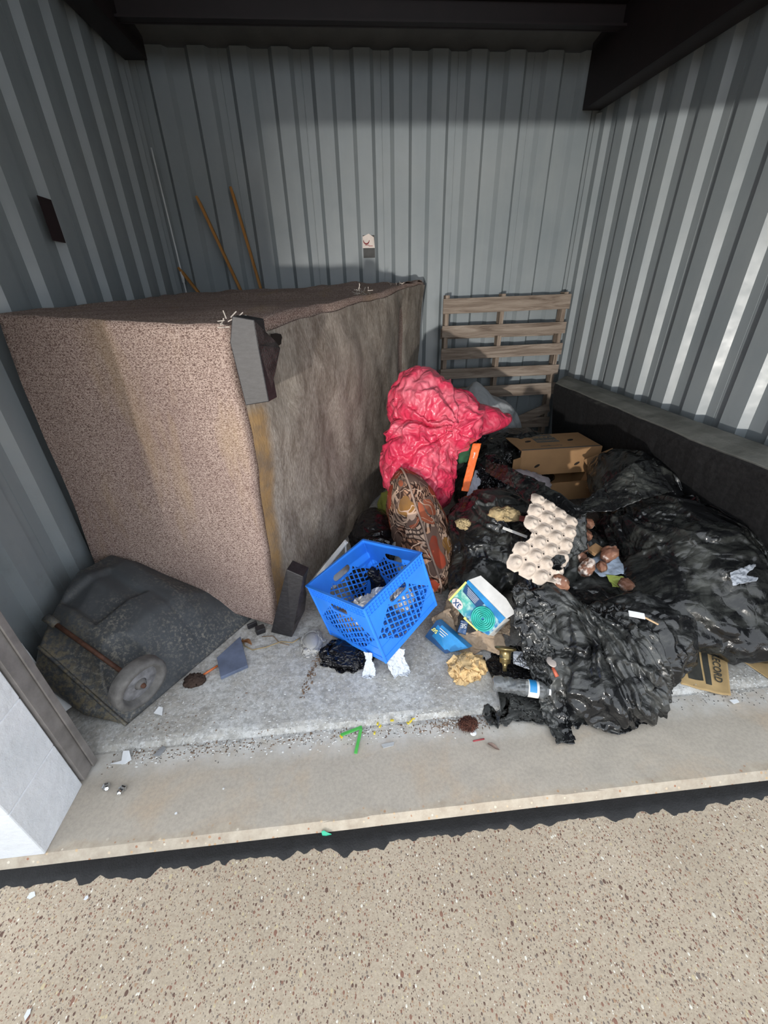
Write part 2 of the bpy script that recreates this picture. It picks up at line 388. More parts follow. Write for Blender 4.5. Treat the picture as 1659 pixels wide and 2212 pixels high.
# slab, sill, joint, forecourt
def grid_obj(name, x0, x1, y0, y1, nx, ny, zf, mat, thick=.12):
    V, F = sheet(nx, ny, lambda u, v: Vector((x0 + (x1 - x0) * u, y0 + (y1 - y0) * v, 0)))
    for p in V: p[2] = zf(p[0], p[1])
    n = len(V); ring = list(range(nx)) + [nx * k + nx - 1 for k in range(1, ny)] + [nx * (ny - 1) + k for k in range(nx - 2, -1, -1)] + [nx * k for k in range(ny - 2, 0, -1)]
    W = [(*V[i][:2], -thick) for i in ring]; m = len(ring)
    F = list(F) + [(ring[i], ring[(i + 1) % m], n + (i + 1) % m, n + i) for i in range(m)] + [tuple(range(n + m - 1, n - 1, -1))]
    return struct(link_mesh(name, list(V) + W, F, mat, smooth=False))
nz = lambda x, y, s, q=0: noise.noise(Vector((x * s, y * s, q)))
def slab_z(x, y):
    e = .985 + .006 * nz(x, 0, 6) ; return .0 if y > e + .02 else (-.014 if y < e else -.014 + .014 * (y - e) / .02)
grid_obj('floor', XL - .1, XR + .1, .96, YB + .1, 180, 160, lambda x, y: slab_z(x, y) + .0025 * nz(x, y, 9), M_SLAB)
def sill_z(x, y):
    e = .664 + .006 * nz(x, 3, 5)
    if y < e: return -.050 + max(0, (y - .64)) / max(.004, e - .64) * .034
    return -.014 + (.002 * nz(x, y, 12)) + (-.004 if y > .972 else 0)
grid_obj('door_sill', -2.6, 2.9, .64, .975, 240, 90, sill_z, M_SILL)
V, F = [], []
N = 520
for i in range(N + 1):
    x = -2.6 + 5.5 * i / N; j = .022 * max(0, noise.noise(Vector((x * 16, 1.7, 0)))) + .008 * noise.noise(Vector((x * 40, 5, 0))) + .035 * max(0, noise.noise(Vector((x * 5.5, 8, 0))) - .22) * (1 + noise.noise(Vector((x * 30, 2, 0))))
    for y, z in ((.660, -.045), (.645, -.041), (.618, -.0415), (.605 - j * 1.6, -.043), (.598 - j * 1.6, -.052)): V.append((x, y, z))
for i in range(N):
    for k in range(4): a = i * 5 + k; F.append((a, a + 1, a + 6, a + 5))
struct(link_mesh('expansion_joint', V, F, M_TAR, smooth=True))
grid_obj('ground', -9, 9, -14, .64, 60, 60, lambda x, y: -.047, M_AGG)
# roof, purlin, rafters, header, piers
struct(prism('ceiling', [(-5, YB + .25, 3.035), (-5, .55, 3.56), (-5, .55, 3.60), (-5, YB + .25, 3.075)], (10.5, 0, 0), M_ROOF))
struct(boxo('wall_rear_outer', (.25, YB + .16, 1.5), (10.4, .08, 3.06), M_ROOF, bevel=0))
def beam(name, pts, mat=M_BEAM):
    return struct(prism(name, *pts, mat, bevel=.004))
PY = 3.62
bm = bmesh.new(); box(bm, ((XL + XR) / 2, PY, 3.045), (XR - XL, .012, .13)); box(bm, ((XL + XR) / 2, PY - .03, 2.988), (XR - XL, .06, .012)); box(bm, ((XL + XR) / 2, PY - .03, 3.104), (XR - XL, .06, .012))
struct(from_bm('purlin_beam', bm, M_BEAM))
def rafter(name, x0, x1, zb, side):
    bm = bmesh.new(); L_ = YB - .78; yc = YB - L_ / 2 - .01; xm = (x0 + x1) / 2
    H = .42; s = -.02
    vs = box(bm, (x1 if side > 0 else x0, yc, zb + H / 2), (.014, L_, H))
    vs += box(bm, (xm, yc, zb + .007), (x1 - x0, L_, .014)); vs += box(bm, (xm, yc, zb + H), (x1 - x0, L_, .014))
    vs = [v for v in bm.verts]
    for v in vs: v.co.z += (v.co.y - YB) * .045
    return struct(from_bm(name, bm, M_BEAM))
rafter('rafter_right', 1.925, 2.06, 2.715, -1)
rafter('rafter_left', -1.39, -1.25, 2.96, 1)
struct(boxo('door_header', (.33, .77, 2.36), (3.9, .19, .88), M_STEEL, bevel=.01))
# block pier with courses, jamb channel
bm = bmesh.new()
for k in range(11):
    box(bm, (-1.325, .765, -.014 + .119 + k * .2405), (.55, .204, .2396))
o = from_bm('wall_front_left', bm, M_BLOCK, bevel=.004, seg=2); struct(o)
mort = struct(boxo('pier_mortar', (-1.325, .765, 1.3), (.544, .198, 2.63), M_BLOCK, bevel=0))
bm = bmesh.new()
for k in range(11):
    box(bm, (2.42, .765, -.014 + .119 + k * .2405), (.62, .204, .2375))
struct(from_bm('wall_front_right', bm, M_BLOCK, bevel=.006))
bm = bmesh.new(); jx = -1.062
box(bm, (jx - .004, .905, 1.25), (.05, .065, 2.5)); box(bm, (jx + .018, .938, 1.25), (.022, .010, 2.5)); box(bm, (jx + .027, .930, 1.25), (.006, .024, 2.5))
struct(from_bm('door_jamb', bm, M_GALV, bevel=.0015))
# ------------------------------------------------------------------ the upended sofa
def mat_chenille():
    t = NT('brown_chenille'); v = t.mapv((1, 1, 1))
    n1 = t.noise(150, 3, .6, v=t.mapv((1, 1, 2.1))); n2 = t.noise(420, 2, .5); big = t.noise(2.4, 4)
    rows = t.n('ShaderNodeTexWave'); rows.wave_type = 'BANDS'; rows.bands_direction = 'Z'; t.link(t.mix(.5, t.co(), t.co()), rows.inputs['Vector']); rows.inputs['Scale'].default_value = 26; rows.inputs['Distortion'].default_value = 11; rows.inputs['Detail'].default_value = 3; rows.inputs['Detail Scale'].default_value = 6
    h = t.math('ADD', t.math('MULTIPLY', n1, 1.3), t.math('ADD', t.math('MULTIPLY', rows.outputs['Fac'], .22), t.math('MULTIPLY', n2, .25)))
    c = t.ramp(h, [(.62, (.10, .062, .054)), (.82, (.29, .202, .172)), (1.0, (.58, .46, .40))])
    c = t.mix(t.ramp(big, [(.4, 0), (.7, .25)]), c, (.19, .12, .12))
    x = t.xyz(); 
    st = t.math('MULTIPLY', t.ramp(t.noise(2.2, 3, .5, v=t.mapv((3.2, 1, .7), loc=(1.1, 0, .3))), [(.58, 0), (.72, .4)]), 1)
    c = t.mix(st, c, (.46, .33, .19))
    return t.out(c, .95, 0, t.bump(h, .9, .004), .1)
M_CHEN = mat_chenille()
def mat_dust():
    t = NT('dust_cover_cloth'); g = t.noise(8, 8, .75, .6, v=t.mapv((1, 1.2, .55), (0, .25, 0))); f = t.noise(90, 4, .7, v=t.mapv((1.6, 1.6, .35))); b = t.noise(1.8, 4)
    c = t.ramp(f, [(.3, (.185, .155, .13)), (.5, (.33, .29, .25)), (.72, (.49, .445, .395))])
    c = t.mix(t.ramp(g, [(.38, .6), (.55, 0)]), c, (.115, .085, .065)); c = t.mix(t.ramp(b, [(.5, 0), (.72, .35)]), c, (.28, .26, .225))
    y = t.math('ADD', t.xyz()[1], t.math('MULTIPLY', t.noise(4, 4), .06)); z = t.xyz()[2]
    band = t.math('MULTIPLY', t.ramp(y, [(.0, 1.), (1., 1.)]), 1)
    edge = t.ramp(t.math('SUBTRACT', y, 1.6), [(.085, .85), (.13, 0)])
    lo = t.ramp(t.math('MULTIPLY', z, .7), [(.76, 1), (.80, 0)])
    c = t.mix(t.math('MULTIPLY', edge, lo), c, t.ramp(t.noise(9, 6, .7), [(.35, (.20, .14, .09)), (.6, (.36, .22, .09))]))
    return t.out(c, .95, 0, t.bump(f, .35, .004, t.bump(g, .5, .012)), .1)
M_DUST = mat_dust()
def mat_foot():
    t = NT('worn_black_foot'); f = t.noise(30, 8, .75, v=t.mapv((1, 1, 3)))
    c = t.ramp(f, [(.42, (.012, .011, .013)), (.62, (.026, .025, .028)), (.78, (.09, .085, .08))])
    return t.out(c, .5, 0, t.bump(f, .25, .003), .5)
M_FOOT = mat_foot()
M_CHIP = plain('chipped_black_board', (.035, .028, .028), .35, var=.8, scale=26, bump=.9)
M_FRAY = plain('frayed_thread', (.62, .56, .50), .9)
sofa = thing('sofa', 'brown chenille sofa standing upended, grey-brown underside facing the rubbish', 'sofa', (-.48, 1.57, 0))
def rel(o):
    """keep world placement when hanging a part under a moved empty"""
    o.matrix_parent_inverse = Matrix.Translation(o.parent.location).inverted(); return o
f1, f2, f3, f4 = (-.48, 1.57, .004), (-.418, 1.585, 1.43), (-1.35, 1.83, 1.47), (-1.35, 1.75, .30)
b1, b2, b3, b4 = (.56, 3.84, .004), (.685, 3.895, 1.60), (-1.33, 3.895, 1.56), (-1.33, 3.83, .25)
faces = {'front': (f4, f1, f2, f3, 44, 60), 'under': (f1, b1, b2, f2, 90, 60), 'top': (f2, b2, b3, f3, 90, 44), 'back': (b1, b4, b3, b2, 20, 20), 'bottom': (f4, b4, b1, f1, 40, 20), 'left': (f3, b3, b4, f4, 40, 30)}
cen = Vector((-.5, 2.7, .8))
def lump(p, amp=1):
    v = Vector(p); n_ = Vector((noise.noise(v * 2.2), noise.noise(v * 2.2 + Vector((9, 0, 0))), noise.noise(v * 2.2 + Vector((0, 7, 0)))))
    return v + n_ * .022 * amp + Vector((noise.noise(v * 7), noise.noise(v * 7 + Vector((3, 3, 3))), noise.noise(v * 7 + Vector((5, 1, 8))))) * .006 * amp
bm = bmesh.new()
for k, (a, b, c, d, nu, nv) in faces.items():
    if k == 'under': nu, nv = 90, 60
    fn = bilinear(a, b, c, d); V, F = sheet(nu, nv, fn); vs = []
    for idx, p in enumerate(V):
        p = Vector(p); u = (idx % nu) / (nu - 1); v = (idx // nu) / (nv - 1)
        q = lump(p)
        if k == 'top': q.z += -.045 * math.exp(-((u - .45) / .25) ** 2) * math.sin(math.pi * min(1, v * 1.0)) + (.03 * max(0, noise.noise(p * 6)) if u > .7 else 0)
        q.z = max(q.z, .003); vs.append(bm.verts.new(q))
    for f in F: bm.faces.new([vs[i] for i in f])
bmesh.ops.remove_doubles(bm, verts=bm.verts, dist=.004)
body = rel(from_bm('upholstery', bm, M_CHEN, sofa, smooth=True))
# dust cover: sagging cloth just proud of the underside
nrm = (Vector(b1) - Vector(f1)).cross(Vector(f2) - Vector(f1)).normalized()
if nrm.x < 0: nrm = -nrm
fn = bilinear(Vector(f1) + (Vector(b1) - Vector(f1)) * .012, b1, Vector(b2).lerp(Vector(b1), .012), (Vector(f2) + (Vector(b2) - Vector(f2)) * .012).lerp(Vector(f1), .035)); V, F = sheet(130, 90, fn); W = []
for idx, p in enumerate(V):
    u = (idx % 130) / 129; v = (idx // 130) / 89; p = Vector(p)
    env = min(1, 8 * min(u, 1 - u), 8 * min(v, 1 - v))
    fold = .020 * noise.noise(Vector((u * 5 + v * 2.2, v * 2.0, 1))) + .012 * noise.noise(Vector((u * 14 + v * 6, v * 3, 4))) + .03 * noise.noise(Vector((u * 2, v * 1.5, 6)))
    tuck = -.03 * math.exp(-((u - .82 + .05 * v) / .03) ** 2)
    q = lump(p) + nrm * (.012 + env * (.018 + fold + tuck)); q.z = min(q.z, lump(p).z + .01); W.append((q.x, q.y, max(q.z, .006)))
hole = lambda i: (lambda p: (p - Vector((-0.276,1.750,1.363))).length)(Vector(W[i]))
F2 = [f for f in F if min(hole(i) for i in f) > .0]
dc = rel(link_mesh('dust_cover', W, F2, M_DUST, sofa, True)); dc['label'] = 'grey-brown dust cover cloth with tan strip'
# tear
tp = lambda u, v: fn(u, v) + nrm * .050
c0 = Vector((-0.284,1.800,1.359))
pts = [c0 + Vector((random.uniform(.8, 1.1) * math.cos(a) * .016, random.uniform(.6, 1.2) * math.cos(a) * .038, random.uniform(.5, 1.2) * math.sin(a) * .032)) for a in [k * math.pi / 6 for k in range(12)]]
M_VOID = plain('tear_hollow_dark', (.012, .008, .006), .95)  # near-black plate stands in for the open hollow of the tear
tr = rel(prism('tear', pts, -nrm * .01, M_VOID, sofa))
def foot(fr, sd, lab):
    """worn block: front outline 'fr', flank outline 'sd', closed behind against the sofa"""
    fr = [Vector(p) for p in fr]; back = Vector((.02, .07, 0)); fo_ = prism('foot', fr, back, M_FOOT, sofa, bevel=.003); rel(fo_); fo_['label'] = lab
    sd = [Vector(p) for p in sd]; e = prism('chipped_flank', sd, Vector((-.035, .03, 0)), M_CHIP, None, bevel=.002); e.parent = fo_; e.matrix_parent_inverse = Matrix.Translation(sofa.location).inverted() @ Matrix(); e.matrix_parent_inverse = Matrix.Identity(4); e['label'] = 'splintered dark flank of the foot'; return fo_
foot([(-0.376,1.500,1.455), (-0.306,1.500,1.441), (-0.306,1.500,1.362), (-0.301,1.500,1.169), (-0.388,1.500,1.159), (-0.400,1.500,1.374)], [(-0.306,1.500,1.441), (-0.261,1.600,1.363), (-0.247,1.600,1.340), (-0.304,1.520,1.164), (-0.306,1.500,1.362)], 'chipped dark grey foot at the top corner')
foot([(-0.339,1.470,0.428), (-0.268,1.460,0.387), (-0.373,1.471,0.006), (-0.484,1.518,0.006)], [(-0.268,1.460,0.387), (-0.274,1.520,0.239), (-0.295,1.520,0.134), (-0.373,1.471,0.006)], 'dark grey foot on the floor')
for k in range(26):
    s = Vector((0.140,2.900,1.522)) + Vector((random.uniform(-.05, .22), random.uniform(-.1, .5), random.uniform(-.02, .03))); 
for q, (px, cnt) in enumerate(((Vector((-0.422,1.560,1.438)), 14), (Vector((0.108,2.850,1.523)), 34), (Vector((0.410,3.400,1.572)), 24))):
    bm = bmesh.new()
    for k in range(cnt):
        a = px + Vector((random.uniform(-.03, .06), random.uniform(-.02, .25 if q else .03), random.uniform(-.02, .015))); d = Vector((random.uniform(-1, 1), random.uniform(-1, 1), random.uniform(-.3, .8))).normalized() * random.uniform(.02, .05)
        box(bm, a + d / 2, (d.length, .003, .003), rot=d.to_track_quat('X', 'Z').to_euler())
    tt_ = rel(from_bm('torn_threads', bm, M_FRAY, sofa)); tt_['kind'] = 'stuff'

# ------------------------------------------------------------------ black upholstered base against the right wall
def mat_blackfab():
    t = NT('black_upholstery'); f = t.noise(45, 6, .75); g = t.noise(5, 6, .6)
    c = t.ramp(f, [(.35, (.006, .006, .007)), (.7, (.02, .02, .021))]); nz_ = t.n('ShaderNodeNewGeometry')
    c = t.mix(t.ramp(t.xyz(nz_.outputs['Normal'])[2], [(.55, 0), (.8, 1)]), c, t.mix(t.ramp(g, [(.35, 0), (.7, 1)]), (.13, .13, .115), (.26, .26, .235)))  # upward-facing faces mixed to a mottled grey
    return t.out(c, .85, 0, t.bump(f, .4, .004), .3)
M_BFAB = mat_blackfab()
V = []; F = []; ny, prof = 60, [(2.045, .80), (1.98, .815), (1.90, .812), (1.80, .795), (1.785, .77), (1.80, .70), (1.85, .52), (1.91, .33), (1.96, .16), (2.0, .004), (2.045, .004)]
for i in range(ny):
    y = .75 + (3.42 - .75) * i / (ny - 1)
    for k, (x, z) in enumerate(prof):
        yy = y + (x - 1.785) * (1.0 * i / (ny - 1)); q = Vector((x, yy, z)); d = .010 * noise.noise(Vector((yy * 3, k * .6, 0))) + .004 * noise.noise(Vector((yy * 14, k, 3)))
        V.append((x + (d if x < 2.0 else 0), yy, max(.004, z + d * .8)))
m = len(prof)
for i in range(ny - 1):
    for k in range(m): a = i * m + k; b = i * m + (k + 1) % m; F.append((a, b, b + m, a + m))
F += [tuple(range(m)), tuple(range((ny - 1) * m, ny * m))]
wd = link_mesh('upholstered_base', V, F, M_BFAB, smooth=False); bv = wd.modifiers.new('b', 'BEVEL'); bv.width = .006; bv.segments = 2; bv.limit_method = 'ANGLE'; bv.angle_limit = R(35)
tag(wd, 'long black upholstered furniture base with grey top leaning along the right wall', 'furniture base')
# ------------------------------------------------------------------ plastic films
def mat_film(name, col, dust, rough=.22, amount=.5, wr=1.0, sheen=.5):
    t = NT(name); f = t.noise(3.2, 6, .65, .8); s = t.noise(7, 6, .65, v=t.mapv((1, 3.5, 1), (0, 0, .5)))
    m = t.math('MULTIPLY', t.ramp(t.math('ADD', t.math('MULTIPLY', f, .6), t.math('MULTIPLY', s, .4)), [(.47, 0), (.62, 1)]), amount)
    c = t.mix(m, col, dust)  # dust patches; on the black and red films they also carry painted sheen
    r = t.math('ADD', t.math('MULTIPLY', m, .5), rough)
    v1 = t.vor(13, 'DISTANCE_TO_EDGE', 'Distance', t.mapv((1, 1.6, 1), (0, 0, .6), src=t.mix(.10, t.co(), t.n('ShaderNodeTexNoise').outputs['Color'], 'ADD')))
    n1 = t.noise(11, 4, .55, 2.2)
    nb = t.bump(n1, .28 * wr, .010, t.bump(t.ramp(v1, [(0, 0), (.22, 1)]), .30 * wr, .008))
    return t.out(c, r, 0, nb, sheen)
M_BLACK = mat_film('black_film', (.009, .0095, .0105), (.12, .125, .118), .15, .6)  # grey dust tone raised so the colour also paints the film's pale sheen
M_BLACK2 = mat_film('dusty_black_film', (.008, .0085, .0095), (.085, .09, .08), .19, .62)
M_GLOSS = mat_film('glossy_black_film', (.004, .004, .006), (.02, .02, .022), .10, .4, 1.6)
M_RED = mat_film('red_film', (.58, .035, .085), (.64, .20, .25), .25, .6, 1.3)  # paler pink second tone paints sheen into the red
M_SACK = mat_film('grey_white_sack', (.34, .36, .38), (.24, .25, .26), .5, .6, .6)
M_WIDE = (-.965, 0, -.26)
def tagged(o, l, c, g=None): return tag(o, l, c, g)

TIGHT = dict(excess=.06, bend=.3, steps=10, g=.0005, shell=(-.01, .01), big=0)
LOOSE = dict(excess=.12, bend=.1, steps=15, g=.0006, jitter=.001)
A = bag('garbage_bag', [((1.70, 1.62, .24), (.27, .48, .26), (0, 0, .12)), ((1.50, 1.40, .16), (.24, .27, .17), None), ((1.74, 1.26, .14), (.26, .22, .16), None), ((1.72, 2.10, .40), (.16, .32, .20), (0, 0, .15))], (1.64, 1.7, .24), M_BLACK2, planes=[(M_WIDE, -1.905)], seed=3, fcell=.30, facet=.024, folds=[((1.52, 2.35, .58), 15, .06), ((1.95, .95, .4), 9, .03)], **TIGHT)
tagged(A, 'largest black garbage bag, slumped against the dark base on the right, streaked with dust', 'garbage bag')
B = bag('garbage_bag', [((.80, 1.93, .22), (.28, .34, .26), (0, 0, -.3)), ((.95, 1.70, .25), (.23, .20, .23), None), ((.62, 1.72, .12), (.14, .20, .14), None)], (.82, 1.9, .2), M_BLACK2, seed=5, fcell=.28, facet=.022, folds=[((.66, 2.22, .52), 14, .055)], **TIGHT)
tagged(B, 'torn black garbage bag in the middle of the heap under the egg tray', 'garbage bag')
G = bag('garbage_bag', [((1.20, 1.50, .10), (.30, .26, .13), None), ((1.30, 1.88, .12), (.22, .32, .14), None)], (1.24, 1.7, .1), M_BLACK, seed=8, fcell=.13, facet=.018, folds=[((1.35, 2.3, .3), 10, .03)], **LOOSE)
tagged(G, 'flat black garbage bag under the rotting potatoes', 'garbage bag')
E_ = bag('garbage_bag', [((1.32, 3.0, .24), (.40, .30, .28), (0, 0, .2)), ((.98, 2.6, .22), (.24, .26, .23), None)], (1.2, 2.85, .24), M_BLACK2, seed=12, planes=[(M_WIDE, -1.905)], fcell=.18, facet=.02, folds=[((.92, 2.3, .5), 12, .04)], **TIGHT)
tagged(E_, 'black garbage bag heaped behind the cardboard carton', 'garbage bag')
D_ = bag('garbage_bag', [((.10, 2.12, .16), (.14, .28, .16), None), ((.06, 1.80, .12), (.12, .13, .14), None)], (.09, 2.0, .15), M_GLOSS, sub=5, seed=14, fcell=.1, facet=.014, **LOOSE)
tagged(D_, 'shiny black bag wedged between sofa underside and blue crate', 'garbage bag')
K = bag('garbage_bag', [((.905, 2.40, .50), (.075, .07, .075), None), ((.93, 2.44, .40), (.12, .10, .09), None)], (.91, 2.42, .45), M_GLOSS, sub=5, seed=15, fcell=.05, facet=.012, folds=[((.86, 2.2, .55), 7, .03)], **LOOSE)
tagged(K, 'small glossy black knotted bag beside the orange envelope', 'garbage bag')
H_ = bag('garbage_bag', [((.86, 2.85, .60), (.15, .13, .10), None)], (.86, 2.85, .6), M_GLOSS, sub=5, seed=16, fcell=.08, facet=.012, **LOOSE)
tagged(H_, 'small black bag tucked under the red bag', 'garbage bag')
RB = bag('garbage_bag', [((.42, 2.36, .52), (.22, .20, .36), (0, -.12, 0)), ((.46, 2.50, .90), (.20, .21, .22), None), ((.62, 2.40, .82), (.18, .18, .18), None), ((.90, 2.62, .76), (.20, .11, .09), (0, .25, .1))], (.48, 2.44, .72), M_RED, seed=22, fcell=.30, facet=.024, folds=[((.66, 2.12, .88), 9, .06), ((.30, 2.3, .1), 8, .03)], **dict(LOOSE, excess=.13, bend=.12, steps=12))
tagged(RB, 'big crumpled red garbage bag leaning on the sofa underside', 'garbage bag')
SK = bag('sack', [((1.22, 3.42, .50), (.30, .22, .20), (0, .5, 0)), ((1.05, 3.40, .60), (.12, .16, .24), (0, .2, 0))], (1.16, 3.4, .5), M_SACK, sub=5, seed=23, fcell=.2, facet=.014, **TIGHT)
tagged(SK, 'grey-white woven plastic sack in front of the pallet', 'sack')
GC = bag('green_cloth', [((.72, 2.55, .60), (.07, .12, .12), None)], (.72, 2.55, .6), plain('dark_green_cloth', (.03, .11, .05), .9), sub=4, seed=3, **LOOSE)
tagged(GC, 'dark green cloth scrap peeking out beneath the red bag', 'cloth')
# front bag: many folds running down to the floor
Cb = bag('garbage_bag', [((1.06, 1.12, .12), (.28, .20, .17), (0, 0, .25)), ((.98, 1.02, .10), (.22, .18, .13), None), ((1.20, 1.18, .16), (.23, .18, .15), None), ((.84, 1.34, .24), (.09, .14, .13), (.3, 0, 0)), ((.93, 1.18, .16), (.14, .14, .15), None)], (1.04, 1.13, .13), M_BLACK, seed=31, fcell=.22, facet=.018, folds=[((.80, 1.50, .52), 22, .11), ((1.5, 1.5, .3), 9, .02)], **dict(LOOSE, excess=.12, bend=.14))
tagged(Cb, 'shiny crumpled black garbage bag at the front edge of the heap', 'garbage bag')
def strip(name, pts, half, mat, parent=None, nu=70, nv=22, **kw):
    """ribbon of film following points, with half widths"""
    P_ = [Vector(p) for p in pts]; Hs = [Vector(h) for h in half]
    def at(u):
        k = u * (len(P_) - 1); i = min(int(k), len(P_) - 2); f = k - i; f = f * f * (3 - 2 * f)
        return P_[i].lerp(P_[i + 1], f), Hs[i].lerp(Hs[i + 1], f)
    def fn(u, v): p, h = at(u); return p + h * (2 * v - 1)
    V, F = sheet(nu, nv, fn); X = cloth(V, F, **kw); o = link_mesh(name, X, F, mat, parent, True); thicken(o, .0018); return o
# mouth of the front bag, spread out on the sill
V, F = sheet(110, 110, lambda u, v: bilinear((0.438,0.970,0.012), (0.761,0.815,0.012), (0.941,1.229,0.050), (0.574,1.303,0.030))(u, v))
pin0 = Vector((0.630,1.051,0.020))
for p in V:
    a = math.atan2(p[1] - pin0.y, p[0] - pin0.x); rr = math.hypot(p[1] - pin0.y, p[0] - pin0.x)
    p[:2] += np.array([math.cos(a), math.sin(a)]) * rr * .28 * noise.noise(Vector((math.cos(a) * 2.4, math.sin(a) * 2.4, 2)))
    p[2] += .022 * (1 - abs(noise.noise(Vector((p[0] * 9, p[1] * 14, 3)))) * 4) + .010 * noise.noise(Vector((p[0] * 30, p[1] * 30, 3)))
X = cloth(V, F, excess=.20, steps=22, g=.0010, bend=.12, seed=33, jitter=.004, ell=[((0.613,0.863,0.000), (.11, .03, .04), None), ((0.520,1.101,0.000), (.025, .14, .05), None)])
mo = link_mesh('bag_mouth', X, F, M_BLACK, Cb, True); thicken(mo)
strip('bag_fold', [(0.675,1.307,0.420), (0.730,1.211,0.330), (0.734,1.102,0.200), (0.733,0.958,0.100), (0.730,0.832,0.030)], [(.03, .02, 0), (.09, .01, .03), (.06, 0, .04), (.05, .0, .03), (.04, 0, .01)], M_BLACK, Cb, excess=.3, steps=25, g=.0003, bend=.08, seed=35, nu=90, nv=30, jitter=.003)
# folded flap of the middle bag
strip('bag_flap', [(0.832,2.281,0.600), (0.890,1.992,0.630), (0.963,1.739,0.620), (1.016,1.571,0.560), (1.003,1.472,0.440)], [(.02, .05, .02), (.01, .11, .04), (.05, .11, .04), (.10, .03, .05), (.09, .02, .03)], M_BLACK2, B, excess=.10, steps=25, g=.0004, bend=.3, seed=36, nu=90, nv=34, jitter=.002)
strip('bag_flap', [(1.661,1.833,0.680), (1.459,1.766,0.680), (1.326,1.758,0.600), (1.178,1.739,0.560)], [(.02, .12, .04), (.02, .10, .05), (.02, .09, .03), (.01, .03, .01)], M_BLACK2, A, excess=.10, steps=25, g=.0004, bend=.3, seed=37, nu=80, nv=30, jitter=.002)

# ------------------------------------------------------------------ blue crate
M_BLUE = plain('blue_plastic', (.03, .23, .86), .38, var=.12, scale=9, bump=.05)
cu_ = Vector((-.265, .06, .962)).normalized(); ca = Vector((.285, .278, .06)); ca = (ca - cu_ * ca.dot(cu_)).normalized(); cb = cu_.cross(ca)
CL, CW, CH = .385, .385, .315
CM = Matrix((ca, cb, cu_)).transposed().to_4x4(); CM.translation = Vector((-.004, 1.198, .409)) - cu_ * CH
cr = thing('milk_crate', 'open bright blue plastic milk crate holding crumpled paper', 'crate', CM.translation, CM.to_euler())
def crate_mask(L, u, v):
    c = u - L / 2; hd = math.hypot(max(abs(c) - L * .095, 0), v - .245)
    if hd < .021: return False
    if hd < .036 or v > .282: return True
    if abs(c) / (L * .47) + abs(v - .135) / .165 < 1 and v > .03 and v < .282:
        a = (u / .0275) % 1; b = ((v + .5 * c) / .031) % 1
        if math.hypot(abs(c) - L * .33, v - .135) < .018: return math.hypot(abs(c) - L * .33, v - .135) > .013
        return a < .17 or b < .17
    return True
def crate_side(L, M, name='side_panel'):
    nu, nv = int(L / .003), int(CH / .003); V = []; F = []
    for j in range(nv + 1):
        for i in range(nu + 1): V.append(M @ Vector((L * i / nu, 0, CH * j / nv)))
    for j in range(nv):
        for i in range(nu):
            if crate_mask(L, L * (i + .5) / nu, CH * (j + .5) / nv): a = j * (nu + 1) + i; F.append((a, a + 1, a + nu + 2, a + nu + 1))
    bm = bmesh.new(); vs = [bm.verts.new(v) for v in V]
    for f in F: bm.faces.new([vs[k] for k in f])
    bmesh.ops.delete(bm, geom=[v for v in bm.verts if not v.link_faces], context='VERTS')
    o = from_bm(name, bm, M_BLUE, cr); thicken(o, .0045); o['n'] = 1; del o['n']; return o
crate_side(CL, Matrix.Translation((0, 0, 0))); crate_side(CL, Matrix.Translation((0, CW, 0)))
Rz = Matrix.Rotation(R(90), 4, 'Z'); crate_side(CW, Rz); crate_side(CW, Matrix.Translation((CL, 0, 0)) @ Rz)
def ring_rib(name, rows, posts):
    bm = bmesh.new()
    for z, wd_, th in rows:
        p = wd_ / 2
        for y in (-p * .6, CW + p * .6): box(bm, (CL / 2, y, z), (CL + wd_, wd_, th))
        for x in (-p * .6, CL + p * .6): box(bm, (x, CW / 2, z), (wd_, CW + wd_, th))
    if posts:
        for k in range(1, 20):
            for y in (-.005, CW + .005): box(bm, (CL * k / 20, y, CH - .026), (.0025, .006, .05))
            for x in (-.005, CL + .005): box(bm, (x, CW * k / 20, CH - .026), (.006, .0025, .05))
    return from_bm(name, bm, M_BLUE, cr)
ring_rib('rim', ((CH, .012, .006), (CH - .018, .006, .003), (CH - .034, .006, .003), (CH - .050, .006, .003)), True)
ring_rib('lower_rib', ((.085, .005, .003),), False); ring_rib('base_rib', ((.03, .006, .003),), False)
for x in (0, CL):
    for y in (0, CW): bm = bmesh.new(); box(bm, (x, y, CH / 2), (.012, .012, CH)); from_bm('corner_post', bm, M_BLUE, cr, bevel=.003)
bm = bmesh.new()
for k in range(18):
    box(bm, (CL * (k + .5) / 18, CW / 2, .012), (.005, CW, .006)); box(bm, (CL / 2, CW * (k + .5) / 18, .012), (CL, .005, .006))
from_bm('base', bm, M_BLUE, cr)

# ------------------------------------------------------------------ crumpled paper helper
def crumple(name, center, radii, mat, label, cat, seed=1, sub=5, excess=.25, rot=None, group=None, floor=.004):
    o = bag(name, [(center, [r * .72 for r in radii], rot)], center, mat, sub=sub, excess=excess, steps=22, g=.0004, bend=.05, seed=seed, jitter=.003, cell=.04, floor=floor, smooth=False, facet=min(radii) * .28, fcell=max(radii) * .42, big=0, shell=(-.02, .02))
    if label: tag(o, label, cat, group)
    return o
def paper(name, corners, mat, label=None, cat=None, nu=40, nv=40, excess=.08, seed=1, g=.0006, parent=None, cut=None, t=.0012, steps=25, bend=.3, jitter=.002, smooth=True, ell=(), group=None):
    V, F = sheet(nu, nv, bilinear(*corners)); X = cloth(V, F, excess=excess, steps=steps, g=g, bend=bend, seed=seed, jitter=jitter, ell=ell)
    if cut: F = [f for f in F if all(cut((i % nu) / (nu - 1), (i // nu) / (nv - 1)) for i in f)]
    o = link_mesh(name, X, F, mat, parent, smooth); thicken(o, t)
    if label: tag(o, label, cat, group)
    return o
